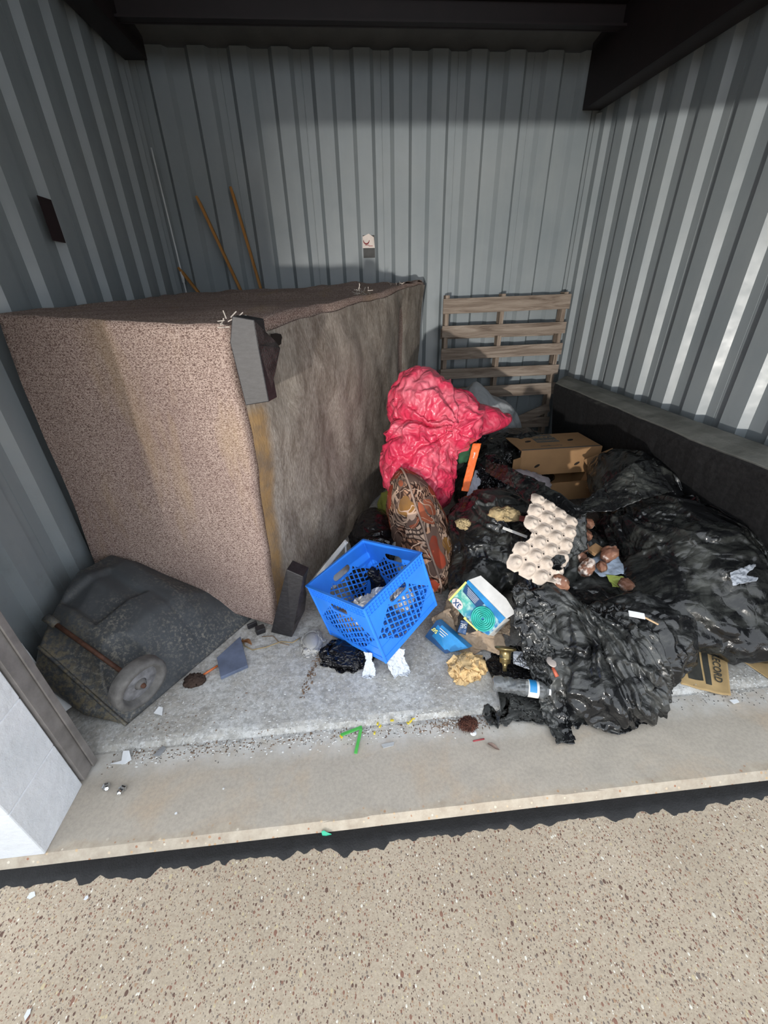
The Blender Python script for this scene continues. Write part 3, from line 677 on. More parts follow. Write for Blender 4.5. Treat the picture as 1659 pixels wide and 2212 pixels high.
M_PAPER = plain('white_paper', (.66, .65, .62), .8, var=.15); M_TISSUE = plain('white_tissue', (.58, .62, .68), .85, var=.12, Alpha=1.0)
M_KRAFT = plain('kraft_card', (.40, .30, .21), .85, var=.2, scale=10); M_BOXC = plain('carton_card', (.36, .205, .095), .8, var=.14, scale=6)
cin = lambda x, y, z: tuple(CM @ Vector((x, y, z)))
crumple('crumpled_paper', cin(.15, .21, .12), (.085, .085, .06), M_PAPER, 'crumpled off-white paper inside the blue crate, left one', 'paper', 41, floor=.02)
crumple('crumpled_paper', cin(.235, .19, .13), (.055, .06, .05), M_TISSUE, 'folded white receipt paper inside the blue crate, right one', 'paper', 42, floor=.02)
crumple('plastic_cup', cin(.30, .12, .09), (.05, .06, .06), M_PAPER, 'white crushed cup low in the crate behind its right side', 'cup', 43, floor=.02)
crumple('brown_bag', cin(.12, .29, .08), (.09, .07, .07), M_KRAFT, 'brown paper bag in the bottom of the blue crate', 'bag', 44, floor=.02)
paper('tissue', [(-0.029,1.245,0.215), (0.041,1.217,0.220), (0.033,1.197,0.030), (-0.038,1.179,0.020)], M_TISSUE, 'long white tissue hanging below the left side of the crate corner', 'tissue', 30, 50, excess=.16, seed=45, bend=.15, cut=lambda u, v: .16 + .12 * math.sin(8 * v) < u < .86 - .12 * math.sin(7 * v + 1) and v < .96 - .10 * math.sin(6 * u), t=.0008, jitter=.003)
paper('tissue', [(0.075,1.231,0.245), (0.185,1.246,0.200), (0.194,1.185,0.030), (0.090,1.171,0.090)], M_TISSUE, 'wide white tissue hanging from the right side of the crate corner', 'tissue', 40, 48, excess=.16, seed=46, bend=.15, cut=lambda u, v: .10 + .10 * math.sin(9 * v) < u < .92 - .10 * math.sin(8 * v) and v < .74 + .24 * abs(math.sin(u * 6 + .4)), t=.0008, jitter=.003)
crumple('garbage_bag', (-.10, 1.33, .03), (.15, .12, .05), M_GLOSS, 'flattened black bag scrap trapped beneath the blue crate', 'garbage bag', 47)
crumple('plastic_wrap', (-0.271,1.422,0.020), (.065, .10, .035), plain('cloudy_wrap', (.40, .39, .37), .45), 'cloudy grey plastic wrap lying between sofa foot and crate', 'plastic wrap', 48)
# white frame behind the crate
M_WHITE = plain('white_plastic', (.72, .74, .76), .45, var=.1)
wf = thing('window_frame', 'white plastic corner frame standing between sofa and crate', 'frame', (-0.221,1.666,0.240))
fp = [Vector(p) for p in ((-0.258,1.652,0.200), (-0.167,1.721,0.270), (-0.079,1.795,0.340), (-0.081,1.795,0.240))]
bm = bmesh.new()
for a, b in ((fp[0], fp[2]), (fp[2], fp[3])):
    box(bm, (a + b) / 2, ((b - a).length + .02, .028, .010), rot=(b - a).to_track_quat('X', 'Z').to_euler())
rel(from_bm('bar', bm, M_WHITE, wf, bevel=.003))
rel(paper('backing_card', [(-0.231,1.699,0.160), (-0.099,1.822,0.200), (-0.038,1.846,0.340), (-0.083,1.808,0.350)], M_KRAFT, parent=wf, nu=12, nv=12))
sh_ = lathe('paper_roll', [(0, 0), (.028, 0), (.028, .19), (.0, .19)], M_WHITE, None, 18, frame((-0.166,1.676,0.160), (0, 0, 1), (.55, .8, .25))); tag(sh_, 'white tube lying behind the left handle of the crate', 'tube')
tag(bag('cushion_cover', [((.27, 2.0, .16), (.07, .16, .15), None)], (.27, 2.0, .16), plain('grey_white_film', (.42, .45, .47), .4), sub=4, excess=.2, steps=20), 'grey-white plastic wrapper between shiny black bag and patterned pillow', 'wrapper')
tag(bag('snack_bag', [((.27, 2.45, .20), (.10, .12, .14), None)], (.27, 2.45, .2), plain('olive_film', (.30, .33, .07), .35), sub=4, excess=.2, steps=20), 'olive green snack bag behind the shiny black bag', 'bag')

# ------------------------------------------------------------------ patterned pillow
def mat_pillow():
    t = NT('patterned_pillow'); ns = t.n('ShaderNodeTexNoise'); ns.inputs['Scale'].default_value = 5; t.link(t.co(), ns.inputs['Vector'])
    wv = t.mix(.16, t.co(), ns.outputs['Color'], 'ADD'); br = t.n('ShaderNodeTexBrick'); t.link(t.mapv((1, 1, 1), (1.2, .3, .5), src=wv), br.inputs['Vector'])
    for k, v in (('Color1', (.62, .44, .33, 1)), ('Color2', (.20, .125, .09, 1)), ('Mortar', (.055, .035, .03, 1))): br.inputs[k].default_value = v
    br.inputs['Scale'].default_value = 15; br.inputs['Mortar Size'].default_value = .05; br.inputs['Bias'].default_value = -.15; br.offset = .35; br.squash = .7
    zo = t.n('ShaderNodeTexVoronoi'); t.link(t.mapv(src=wv, loc=(.1, .4, .2)), zo.inputs[0]); zo.inputs['Scale'].default_value = 13; zx = t.xyz(zo.outputs['Color'])
    tint = t.ramp(zx[0], [(0, (1, 1, 1)), (.35, (.75, .62, .55)), (.6, (1, .80, .66)), (.8, (.55, .42, .38))], 'CONSTANT')
    small = t.mix(1.0, br.outputs['Color'], tint, 'MULTIPLY')
    small = t.mix(t.math('GREATER_THAN', zx[1], .74), small, (.15, .095, .075))
    big = t.n('ShaderNodeTexVoronoi'); t.link(t.mapv(rot=(.3, .5, .1), loc=(.3, .1, .2), src=wv), big.inputs[0]); big.inputs['Scale'].default_value = 6.0
    bx = t.xyz(big.outputs['Color'])
    c = t.mix(t.math('LESS_THAN', big.outputs['Distance'], t.math('MULTIPLY', bx[1], .85)), small, t.ramp(bx[0], [(0, (.30, .055, .03)), (.35, (.26, .13, .04)), (.7, (.33, .09, .045))], 'CONSTANT'))
    ln = t.math('LESS_THAN', t.math('ABSOLUTE', t.math('SUBTRACT', t.noise(7, 1, .3, 1.0, v=wv), .5)), .012)
    c = t.mix(ln, c, (.52, .36, .27)); f = t.noise(200, 2)
    c = t.mix(t.ramp(t.noise(11, 4), [(.45, 0), (.7, .4)]), c, (.10, .07, .055))
    return t.out(c, .9, 0, t.bump(f, .25, .002), .15)
M_PIL = mat_pillow()
PT, PB_ = Vector((0.267,2.095,0.660)), Vector((0.433,1.625,0.070))
ax = (PT - PB_).normalized(); thick = Vector((.97, .02, .12)); thick = (thick - ax * thick.dot(ax)).normalized(); dep = ax.cross(thick)
pil = thing('pillow', 'plump throw pillow with brown and rust geometric print standing against the red bag', 'pillow', PB_)
hl = (PT - PB_).length / 2; pc = (PT + PB_) / 2
if dep.y < 0: dep = -dep
pc += dep * .20
V, F = ico(5); W = []
def se(x, p): return math.copysign(abs(x) ** p, x)
for q in V:
    r_ = max(abs(q[0]), abs(q[2])) ; a, b, c_ = q[0], q[1], q[2]
    k = (abs(a) ** 3.2 + abs(c_) ** 3.2) ** (1 / 3.2) + 1e-6; rr = math.hypot(a, c_); a2, c2 = a / k * rr, c_ / k * rr
    edge = min(1, rr); th = b * (.92 + .12 * (1 - edge)) * (1 + .1 * noise.noise(Vector((a * 2, b * 2, c_ * 2))))
    pinch = 1 + .04 * noise.noise(Vector((a * 3, 3, c_ * 3)))
    p = pc + ax * (a2 * hl * 1.0 * pinch) + dep * (c2 * .24 * pinch) + thick * (th * .17 + .01 * noise.noise(Vector((a * 6, b * 6, c_ * 6))))
    W.append((p.x, p.y, max(p.z, .01)))
rel(link_mesh('cushion', W, F, M_PIL, pil, True))
ring = []
for k in range(72):
    t_ = 2 * math.pi * k / 72; a, c_ = math.cos(t_), math.sin(t_); kk = (abs(a) ** 3.2 + abs(c_) ** 3.2) ** (1 / 3.2)
    p = pc + ax * (a / kk * hl * 1.012) + dep * (c_ / kk * .244) + thick * .012 * noise.noise(Vector((a * 2, c_ * 2, 5))); ring.append((p.x, p.y, max(p.z, .012)))
rel(tube('piping', ring, .006, plain('pale_piping', (.34, .24, .19), .85), pil, 8, True))

# ------------------------------------------------------------------ pallet and stakes
def mat_wood(name, a, b, c_, dirx=True, scale=1.0):
    t = NT(name); v = t.mapv((2.2, 26, 26) if dirx else (26, 26, 2.2), loc=(.3, .2, .1)); n1 = t.noise(1.0 * scale, 6, .6, 1.4, v=v); w2 = t.n('ShaderNodeTexWave'); w2.bands_direction = 'Z' if dirx else 'X'; t.link(t.mapv((.35, 1, 1) if dirx else (1, 1, .35)), w2.inputs[0]); w2.inputs['Scale'].default_value = 30; w2.inputs['Distortion'].default_value = 7; w2.inputs['Detail'].default_value = 2; w2.inputs['Detail Scale'].default_value = .8
    h = t.math('ADD', t.math('MULTIPLY', n1, .88), t.math('MULTIPLY', w2.outputs['Fac'], .12))
    return t.out(t.ramp(h, [(.25, a), (.5, b), (.75, c_)]), .85, 0, t.bump(h, .4, .003), .2)
M_PAL = mat_wood('weathered_pallet_wood', (.09, .065, .05), (.23, .185, .15), (.36, .31, .26)); M_PALV = mat_wood('weathered_stringer_wood', (.10, .075, .055), (.24, .19, .15), (.36, .30, .25), False)
pl = thing('pallet', 'weathered wooden pallet standing on end in the right back corner', 'pallet', (1.42, 3.84, .01))
for x in (.895, 1.395, 1.965):
    bm = bmesh.new(); box(bm, (x, 3.87, .752), (.036, .085, 1.48)); rel(from_bm('stringer', bm, M_PALV, pl, bevel=.002))
for k, (z, h, dx) in enumerate(((1.412, .118, 0), (1.205, .095, 0), (1.02, .10, 0), (.84, .09, 0), (.66, .11, 0), (.33, .10, 0))):
    bm = bmesh.new(); L_ = 1.15; box(bm, (1.43 + dx, 3.82, z), (L_, .016, h), rot=Euler((0, R(-.6 + .5 * (k % 2)), 0)))
    rel(from_bm('deck_board', bm, M_PAL, pl, bevel=.002))
bm = bmesh.new(); box(bm, (1.82, 3.81, .42), (.34, .016, .09), rot=Euler((0, R(-22), 0))); o = rel(from_bm('deck_board', bm, M_PAL, pl, bevel=.002)); o['label'] = 'broken deck board hanging askew'
for k, z in enumerate((1.20, .84)):
    bm = bmesh.new(); box(bm, (1.43, 3.918, z - .02), (1.13, .016, .09)); rel(from_bm('deck_board', bm, M_PAL, pl, bevel=.002))
M_STK = mat_wood('yellow_pine', (.24, .11, .035), (.42, .20, .06), (.50, .27, .10), False)
for (a, b), lab in ((((-1.09, 3.966, 2.215), (-.60, 3.966, .72)), 'orange-brown wooden stake behind the sofa, the one leaning most in the pair of long stakes'), (((-.82, 3.968, 2.27), (-.575, 3.968, .75)), 'longest orange-brown wooden stake behind the sofa, steeper of the pair'), (((-1.35, 3.966, 1.75), (-.85, 3.966, .95)), 'short brown wooden stake in the left back corner behind the sofa')):
    a, b = Vector(a), Vector(b); d = b - a; bm = bmesh.new(); box(bm, (a + b) / 2, (.034, .02, d.length), rot=(-d).to_track_quat('Z', 'Y').to_euler())
    tp_ = max(bm.verts, key=lambda v: v.co.z); tp_.co += d.normalized() * .05
    tag(from_bm('wooden_stake', bm, M_STK, bevel=.002), lab, 'stake', 'wooden stakes behind the sofa')
rod = thing('metal_rod', 'thin white rod with a coupling standing in the left back corner', 'rod', (-1.335, 3.96, 1.2))
rel(tube('shaft', [(-1.345, 3.965, 2.5), (-1.335, 3.96, 1.7), (-1.325, 3.95, .3)], .006, M_WHITE, rod)); rel(tube('coupling', [(-1.335, 3.96, 1.72), (-1.335, 3.96, 1.64)], .012, M_WHITE, rod))
# sticker and cut-out plate on the steel
M_STW = plain('sticker_white', (.70, .62, .57), .5, var=.08); M_STD = plain('old_glue_grey', (.075, .075, .075), .7); M_STR = plain('sticker_red', (.28, .02, .03), .5)
sx, sz = .233, 1.905
sk = thing('wall_sticker', 'peeling white sticker with a red emblem over a dark grey backing on the back wall', 'sticker', (sx, 3.995, sz))
rel(boxo('backing', (sx + .003, 3.9985, sz - .035), (.098, .002, .16), M_STD, sk, bevel=0))
rel(prism('label', [(sx - .052, 3.996, sz - .045), (sx + .052, 3.996, sz - .045), (sx + .046, 3.996, sz + .03), (sx + .004, 3.994, sz + .055), (sx - .048, 3.996, sz + .035)], (0, .002, 0), M_STW, sk))
arc = [(sx - .018 + .024 * math.cos(a), 3.9945, sz + .008 + .024 * math.sin(a)) for a in [R(175) + R(190) * k / 14 for k in range(15)]]
rel(tube('emblem', arc, [.002 + .003 * math.sin(math.pi * k / 14) for k in range(15)], M_STR, sk, 6))
def text(name, s, M, size, mat, parent, ext=.0006, bold=0):
    cu = bpy.data.curves.new(name, 'FONT'); cu.body = s; cu.size = size; cu.extrude = ext; cu.align_x = 'CENTER'; cu.align_y = 'CENTER'; cu.offset = bold; cu.resolution_u = 3
    o = bpy.data.objects.new(name, cu); C.objects.link(o); cu.materials.append(mat); o.parent = parent
    o.matrix_parent_inverse = (Matrix.Translation(parent.location) @ parent.rotation_euler.to_matrix().to_4x4()).inverted() if parent.type == 'EMPTY' else Matrix()
    o.matrix_basis = M; return o
for k in range(2): rel(boxo('print_line', (sx - .012 + k * .03, 3.9945, sz - .024 - k * .007), (.035, .001, .004), M_STR, sk, bevel=0))
tag(boxo('wall_cutout', (XL + .0015, 2.505, 1.865), (.003, .10, .175), plain('dark_red_cutout', (.018, .006, .008), .7), bevel=0), 'dark red-brown plate standing in for a cut-out between ribs of the left steel wall', 'patch')  # thin dark plate drawn in place of an opening cut through the sheet
# ------------------------------------------------------------------ egg tray
M_PULP = plain('pulp_card', (.50, .425, .36), .95, var=.18, scale=30, bump=.5)
e0 = Vector((0.849,1.600,0.690)); e1 = Vector((0.612,1.286,0.430)); e2 = Vector((1.088,1.559,0.520))
ux = (e2 - e0).normalized(); vy = (e1 - e0); nrm_ = ux.cross(vy).normalized(); nrm_ = nrm_ if nrm_.z > 0 else -nrm_; vy = e1 - e0; nrm_ = nrm_ if nrm_.y < 0 else -nrm_
# tray axes: u from the top tip to the right tip, rows five and six cups
ud = (e2 - e0); vd = (e1 - e0); LU = .30; LV = .30
org = e0; a_u = ud.normalized(); a_v = (vd - a_u * vd.dot(a_u)).normalized()
nc = 5; cell_ = .068
def tray(name, org, a_u, a_v, nrm_, nu=4, nv=6):
    N_ = 26; V = []; F = []; W_ = nu * N_; H_2 = nv * N_
    rs = random.Random(4); big_hole = (3.25, 3.95)
    holes = [(i + 0.0, j + 0.0) for i in range(1, nu) for j in range(1, nv) if (i + j) % 2 == 0 or rs.random() < .5]
    for j in range(H_2 + 1):
        for i in range(W_ + 1):
            u = i / N_; v = j / N_; fu = u % 1 - .5; fv = v % 1 - .5; d = math.hypot(fu, fv)
            h = .028 * (1 / (1 + math.exp((d - .36) * 22))) * (1 - .35 * max(0, 1 - (d / .16) ** 2) * .5); h += .014 * max(0, 1 - math.hypot(abs(fu) - .5, abs(fv) - .5) / .16)
            c_ = .012 * noise.noise(Vector((u * .5, v * .5, 3))) - .004 * (u - 3) ** 2 * .6 - .003 * (v - 3) ** 2 + .0025 * noise.noise(Vector((u * 3, v * 3, 1)))
            V.append(org + a_u * (u * cell_) + a_v * (v * cell_) + nrm_ * (h + c_))
    cups = [(i, j) for i in range(nu) for j in range(nv) if (i, j) not in ((3, 5), (0, 3))]; cs_ = set(cups)
    def keep(u, v):
        n1 = .22 * noise.noise(Vector((u * 1.1, v * 1.1, 7)))
        if math.hypot(u - big_hole[0], (v - big_hole[1]) * .8) < .38 + n1: return False
        if any(math.hypot(u - a, v - b) < .075 for a, b in holes): return False
        d = min(math.hypot(u - i - .5, v - j - .5) for i, j in cups)
        if d < .53 + n1 * .25: return True
        i, j = round(u), round(v); q = sum((a, b) in cs_ for a in (i - 1, i) for b in (j - 1, j))
        return q >= 3 or (q == 2 and d < .60 + n1 * .3)
    for j in range(H_2):
        for i in range(W_):
            if keep((i + .5) / N_, (j + .5) / N_): a = j * (W_ + 1) + i; F.append((a, a + 1, a + W_ + 2, a + W_ + 1))
    bm = bmesh.new(); vs = [bm.verts.new(v) for v in V]
    for f in F: bm.faces.new([vs[k] for k in f])
    bmesh.ops.delete(bm, geom=[v for v in bm.verts if not v.link_faces], context='VERTS')
    # keep the largest piece only
    seen = set(); best = []
    for v0 in bm.verts:
        if v0 in seen: continue
        st = [v0]; comp = []; seen.add(v0)
        while st:
            q = st.pop(); comp.append(q)
            for e_ in q.link_edges:
                o_ = e_.other_vert(q)
                if o_ not in seen: seen.add(o_); st.append(o_)
        if len(comp) > len(best): best = comp
    bs = set(best); bmesh.ops.delete(bm, geom=[v for v in bm.verts if v not in bs], context='VERTS')
    o = from_bm(name, bm, M_PULP, smooth=True); thicken(o, .0025); return o
def fmod1(x): x = x % 1; return min(x, 1 - x)
tr_ = tray('egg_tray', org, a_u, a_v, nrm_)
tag(tr_, 'torn beige pulp egg tray propped against the middle black bag', 'egg tray')

# ------------------------------------------------------------------ rotting potatoes
def mat_potato():
    t = NT('rotten_potato'); f = t.noise(14, 5, .6); m = t.noise(26, 6, .7); oi = t.n('ShaderNodeObjectInfo')
    v0 = t.n('ShaderNodeVectorMath'); v0.operation = 'ADD'; t.link(t.co(), v0.inputs[0]); cx_ = t.n('ShaderNodeCombineXYZ'); t.link(t.math('MULTIPLY', oi.outputs['Random'], 9.0), cx_.inputs[0]); t.link(cx_.outputs[0], v0.inputs[1])
    c = t.ramp(f, [(.3, (.10, .045, .03)), (.55, (.20, .09, .055)), (.75, (.30, .17, .11))])
    v = v0.outputs[0]; rn = oi.outputs['Random']
    mold = t.math('ADD', t.noise(20, 5, .6, v=v), t.math('MULTIPLY', rn, .10))
    c = t.mix(t.math('MULTIPLY', t.ramp(mold, [(.60, 0), (.66, 1)]), t.ramp(m, [(.35, .3), (.55, 1)])), c, (.62, .55, .50))
    c = t.mix(t.ramp(m, [(.28, .8), (.40, 0)]), c, (.05, .035, .03))
    return t.out(c, .6, 0, t.bump(m, .5, .006), .35)
M_POT = mat_potato()
U4, F4 = ico(4)
spuds = [((1.292,1.824,0.340), .036, 1.2, 'topmost potato, mouldy grey on its right'), ((1.230,1.718,0.330), .034, 1.15, 'reddish potato, second from the top of the row beside the egg tray'), ((1.162,1.628,0.320), .031, 1.0, 'speckled round potato between the reddish one and the wooden block'), ((1.265,1.559,0.315), .040, 1.2, 'brown potato with a white mould patch at the right'), ((1.117,1.551,0.310), .028, 1.1, 'greyish potato with a white spot below the speckled one'), ((1.101,1.548,0.285), .026, 1.1, 'dark shrunken potato half under the egg tray'), ((1.108,1.480,0.300), .040, 1.25, 'large orange-brown potato at the lower end of the row'), ((1.198,1.496,0.285), .028, 1.1, 'dark brown potato touching the large orange-brown one'), ((0.890,1.328,0.350), .037, 1.2, 'potato with mould specks resting below the egg tray edge'), ((1.257,1.382,0.260), .036, 1.1, 'smooth brown potato lying apart beside the largest bag')]
for k, (p, r_, el, lab) in enumerate(spuds):
    rot = Euler((k * .7, k * .3, k * 1.1)).to_matrix(); W = []
    for q in U4:
        v = Vector(q); d = 1 + .26 * noise.noise(v * 1.3 + Vector((k * 3, 0, 0))) + .13 * noise.noise(v * 2.9 + Vector((k, 5, 0))) + .05 * noise.noise(v * 7 + Vector((k, 5, 2))); v = Vector((v.x * el, v.y * .92, v.z * .84)) * d * r_; W.append(rot @ v)
    o = link_mesh('potato', W, F4, M_POT, None, True); o.location = p
    tag(o, lab, 'potato', 'rotting potatoes beside the egg tray')
wb = boxo('wood_block', (1.227,1.616,0.305), (.075, .05, .02), plain('tan_wood', (.36, .21, .10), .7, var=.12), rot=Euler((.2, -.1, .5)), bevel=.004); tag(wb, 'small tan block among the potatoes', 'block')
M_PRB = plain('faded_blue_print', (.42, .50, .62), .45, var=.4, scale=20)
paper('printed_wrapper', [(1.145,1.569,0.292), (1.341,1.614,0.300), (1.328,1.473,0.268), (1.184,1.464,0.265)], M_PRB, 'pale blue printed wrapper under the white-moulded potato', 'wrapper', 30, 24, excess=.06, seed=61, g=.0001)
paper('green_film', [(1.214,1.469,0.270), (1.290,1.445,0.270), (1.252,1.395,0.250), (1.210,1.400,0.250)], plain('lime_film', (.42, .50, .12), .4), 'lime green scrap below the blue wrapper', 'wrapper', 16, 16, excess=.1, seed=62, g=.0001)

# ------------------------------------------------------------------ cartons
M_CARD_D = plain('dark_print', (.10, .10, .095), .8, var=.15); M_HOLE = plain('dark_inside', (.02, .014, .01), .9)
ct = thing('carton', 'open-ended tan fruit carton with dark printed panel lying on the heap', 'carton', (1.20, 2.60, .30), (0, 0, R(1)))
X0, Y0, Z0, cl, cw, ch = 0, 0, 0, .615, .335, .195
T_ = .006
boxo('top_panel', (cl / 2, cw / 2, ch), (cl, cw, T_), M_BOXC, ct); boxo('front_panel', (cl / 2, 0, ch / 2), (cl, T_, ch), M_BOXC, ct)
boxo('back_panel', (cl / 2, cw, ch / 2), (cl, T_, ch), M_BOXC, ct); boxo('bottom_panel', (cl / 2, cw / 2, .003), (cl, cw, T_), M_BOXC, ct); boxo('end_panel', (cl, cw / 2, ch / 2), (T_, cw, ch), M_BOXC, ct)
boxo('flap', (-.045, cw + .0, ch / 2), (.12, T_, ch * .9), M_BOXC, ct, rot=Euler((0, 0, R(-22)))); boxo('flap', (-.03, -.02, ch * .42), (.09, T_, ch * .7), M_BOXC, ct, rot=Euler((0, 0, R(28))))
boxo('printed_stripe', (cl / 2, .012, ch + .0035), (cl * .97, .016, .001), M_CARD_D, ct, bevel=0); boxo('printed_panel', (cl * .45, cw * .70, ch + .0035), (cl * .29, cw * .52, .001), M_CARD_D, ct, bevel=0)
def hole_(x, y, z, a, b, rx=0, nm='hand_hole'):
    pr = [(x + a * math.cos(t) * math.cos(.5) - b * math.sin(t) * math.sin(.5), 0, a * math.cos(t) * math.sin(.5) + b * math.sin(t) * math.cos(.5)) for t in [k * math.pi / 7 for k in range(14)]]
    if rx: return prism(nm, [(p[0], y + p[2], z) for p in pr], (0, 0, .001), M_HOLE, ct)
    return prism(nm, [(p[0], y, z + p[2]) for p in pr], (0, -.001, 0), M_HOLE, ct)
hole_(cl * .22, -.0035, ch * .38, .022, .010); hole_(cl * .72, -.0035, ch * .38, .022, .010)
hole_(cl * .21, cw * .55, ch + .0035, .030, .016, 1); hole_(cl * .745, cw * .50, ch + .0035, .030, .016, 1)
M_PAN = plain('card_print_gap', (.30, .20, .11), .8)
def ctext(s, x, y, size, mat, bold=0):
    o = text('lettering', s, Matrix.Translation((x, y, ch + .0045)) @ Matrix.Rotation(math.pi, 4, 'Z'), size, mat, ct, .0003, bold); o.matrix_parent_inverse = Matrix(); return o
ctext('CARES', cl * .455, cw * .80, .062, M_PAN, .002); ctext('COMFORT', cl * .455, cw * .56, .036, M_PAN, .001); ctext('Corrugated', cl * .42, cw * .20, .035, M_CARD_D)
c2 = thing('carton', 'lower tan carton crushed beneath the upper open carton', 'carton', (1.26, 2.50, .12), (0, 0, R(3)))
boxo('front_panel', (.26, .0, .075), (.50, .006, .15), M_BOXC, c2); boxo('end_panel', (.50, .14, .08), (.006, .28, .16), M_BOXC, c2); boxo('back_panel', (.25, .28, .08), (.50, .006, .16), M_BOXC, c2); boxo('flap', (.47, .02, .14), (.006, .12, .12), M_BOXC, c2, rot=Euler((.0, .4, .2)))
tag(boxo('cardboard_sheet', (1.785,2.417,0.380), (.24, .012, .30), M_BOXC, rot=Euler((R(-52), R(-14), R(12)))), 'flat tan cardboard sheet leaning between the carton and the largest bag', 'cardboard')
tag(bag('stuffing', [((1.22, 2.45, .36), (.18, .06, .035), (0, .25, -.25))], (1.22, 2.45, .36), plain('greyish_fleece', (.36, .32, .34), .95, bump=.5), sub=4, seed=9, fcell=.03, facet=.012, excess=.2, steps=15), 'strip of pale mauve fleece hanging out under the carton', 'fleece')
# orange envelope with white backing
M_ORG = plain('orange_card', (.80, .16, .03), .5, var=.08); M_LAV = plain('white_form', (.60, .63, .74), .7, var=.06)
ob = thing('packet', 'orange printed packet with torn white paper beside the red bag', 'packet', (0.725,2.300,0.520))
oc = [(0.683,2.212,0.400), (0.764,2.214,0.410), (0.814,2.376,0.660), (0.756,2.386,0.660)]
ob_o = paper('orange_side', [(0.663,2.215,0.400), (0.705,2.195,0.400), (0.815,2.358,0.660), (0.760,2.367,0.660)], M_ORG, parent=ob, nu=10, nv=40, excess=.0, steps=2, t=.004); rel(ob_o)
rel(paper('torn_page', [(0.689,2.222,0.395), (0.783,2.254,0.400), (0.893,2.407,0.500), (0.812,2.418,0.550)], M_LAV, parent=ob, nu=24, nv=34, excess=.05, seed=64, cut=lambda u, v: u < .75 + .3 * noise.noise(Vector((v * 5, 0, 1)))))
q0, q1, q2 = Vector((0.701,2.287,0.430)), Vector((0.793,2.376,0.630)), Vector((0.755,2.326,0.540))
Mx = frame(Vector((0.745,2.311,0.537)) + Vector((-.01, -.012, .004)), (q1 - q0), Vector((-.6, -.6, .5))); 
for k, (x_, l_) in enumerate(((-.085, .03), (-.05, .024), (-.018, .026), (.02, .034), (.062, .038))):
    bm = bmesh.new(); box(bm, (0, 0, 0), (l_, .014, .0012)); bm.transform(Mx @ Matrix.Translation((x_, 0, 0))); rel(from_bm('print_line', bm, M_PAPER, ob))
# ------------------------------------------------------------------ hose box, blue box, torn card
M_TEAL = plain('teal_print', (.03, .42, .34), .45, var=.3, scale=40); M_NAVY = plain('navy_print', (.015, .06, .16), .4, var=.2); M_CYAN = plain('cyan_print', (.02, .22, .50), .4, var=.35, scale=12); M_YEL = plain('yellow_print', (.75, .70, .20), .5, var=.1)
def mat_hoseprint():
    t = NT('hose_print'); x = t.xyz(); f = t.noise(40, 4)
    c = t.ramp(x[0], [(.0, (.06, .30, .25)), (.07, (.10, .45, .36)), (.13, (.02, .16, .36))])
    c = t.mix(t.ramp(f, [(.45, 0), (.65, .6)]), c, (.55, .75, .62))
    return t.out(c, .45, 0, None, .4)
M_HP = mat_hoseprint()
hA, hB, hC_, hD = Vector((0.505,1.454,0.300)), Vector((0.619,1.249,0.240)), Vector((0.531,1.292,0.160)), Vector((0.416,1.424,0.200))
# box face: local x along the upper edge (A to B), local y down the face
hb = thing('hose_box', 'crushed garden hose box printed with a coiled green hose, upside down', 'box', (0, 0, 0))
hx = (hB - hA); HW = hx.length; hyv = (hD - hA); hn = hx.cross(hyv).normalized(); hn = hn if hn.z > 0 or hn.y < 0 else -hn
HM = Matrix((hx.normalized(), hn.cross(hx.normalized()), hn)).transposed().to_4x4(); HM.translation = hA
if (HM.inverted() @ hD).y > 0: HMs = 1
else: HMs = -1
HH = abs((HM.inverted() @ hD).y)
hb.matrix_world = HM; hb.location = HM.translation; hb.rotation_euler = HM.to_euler()
sg = HMs
def hp(name, pts, mat, z0, th=.001): return prism(name, [(p[0] * HW, sg * p[1] * HH, z0) for p in pts], (0, 0, th), mat, hb)
prism('carton_body', [(0, 0, -.001), (HW, 0, -.001), (HW * 1.0, sg * HH * .80, -.001), (HW * .72, sg * HH, -.001), (0, sg * HH, -.001)], (0, 0, -.075), M_PAPER, hb, bevel=.003)
hp('printed_face', [(0, .0), (1, .0), (1, .8), (.72, 1), (0, 1)], M_HP, 0); 
hp('blue_band', [(.0, 0), (1, 0), (1, .22), (0, .12)], M_CYAN, .0012); hp('navy_panel', [(.02, .14), (.55, .18), (.50, .45), (.08, .42)], M_NAVY, .0024); hp('yellow_strip', [(-.02, .1), (.02, .1), (.02, 1), (-.02, 1)], M_YEL, .0026)
hp('yellow_label', [(.45, .96), (.8, .90), (.8, .99), (.45, 1.05)], M_YEL, .003)
for k in range(6):
    r_ = .16 + .135 * k; ring = [(HW * (.72 + .27 * r_ * math.cos(t)), sg * HH * (.56 + .44 * r_ * math.sin(t)), .003) for t in [2 * math.pi * m / 36 for m in range(36)]]
    tube('printed_coil', ring, .0042, M_TEAL, hb, 6, True)
for k in range(5): hp('print_line', [(.10 + .02 * k, .19 + .045 * k), (.42, .205 + .045 * k), (.42, .218 + .045 * k), (.10 + .02 * k, .203 + .045 * k)], M_PAPER, .0036, .0004)
disc = [(.17 + .135 * math.cos(t), .86 + .16 * math.sin(t)) for t in [k * math.pi / 9 for k in range(18)]]
hp('round_badge', disc, M_STW, .0032)
def htext(s, x, y, size, mat, rz=math.pi):
    o = text('lettering', s, Matrix.Translation((x * HW, sg * y * HH, .0045)) @ Matrix.Rotation(rz, 4, 'Z'), size, mat, hb, .0003, .0008); o.matrix_parent_inverse = Matrix(); return o
htext('3X', .17, .86, .034, M_NAVY); hp('print_line', [(.50, .955), (.75, .925), (.75, .945), (.50, .98)], M_NAVY, .0042, .0004)
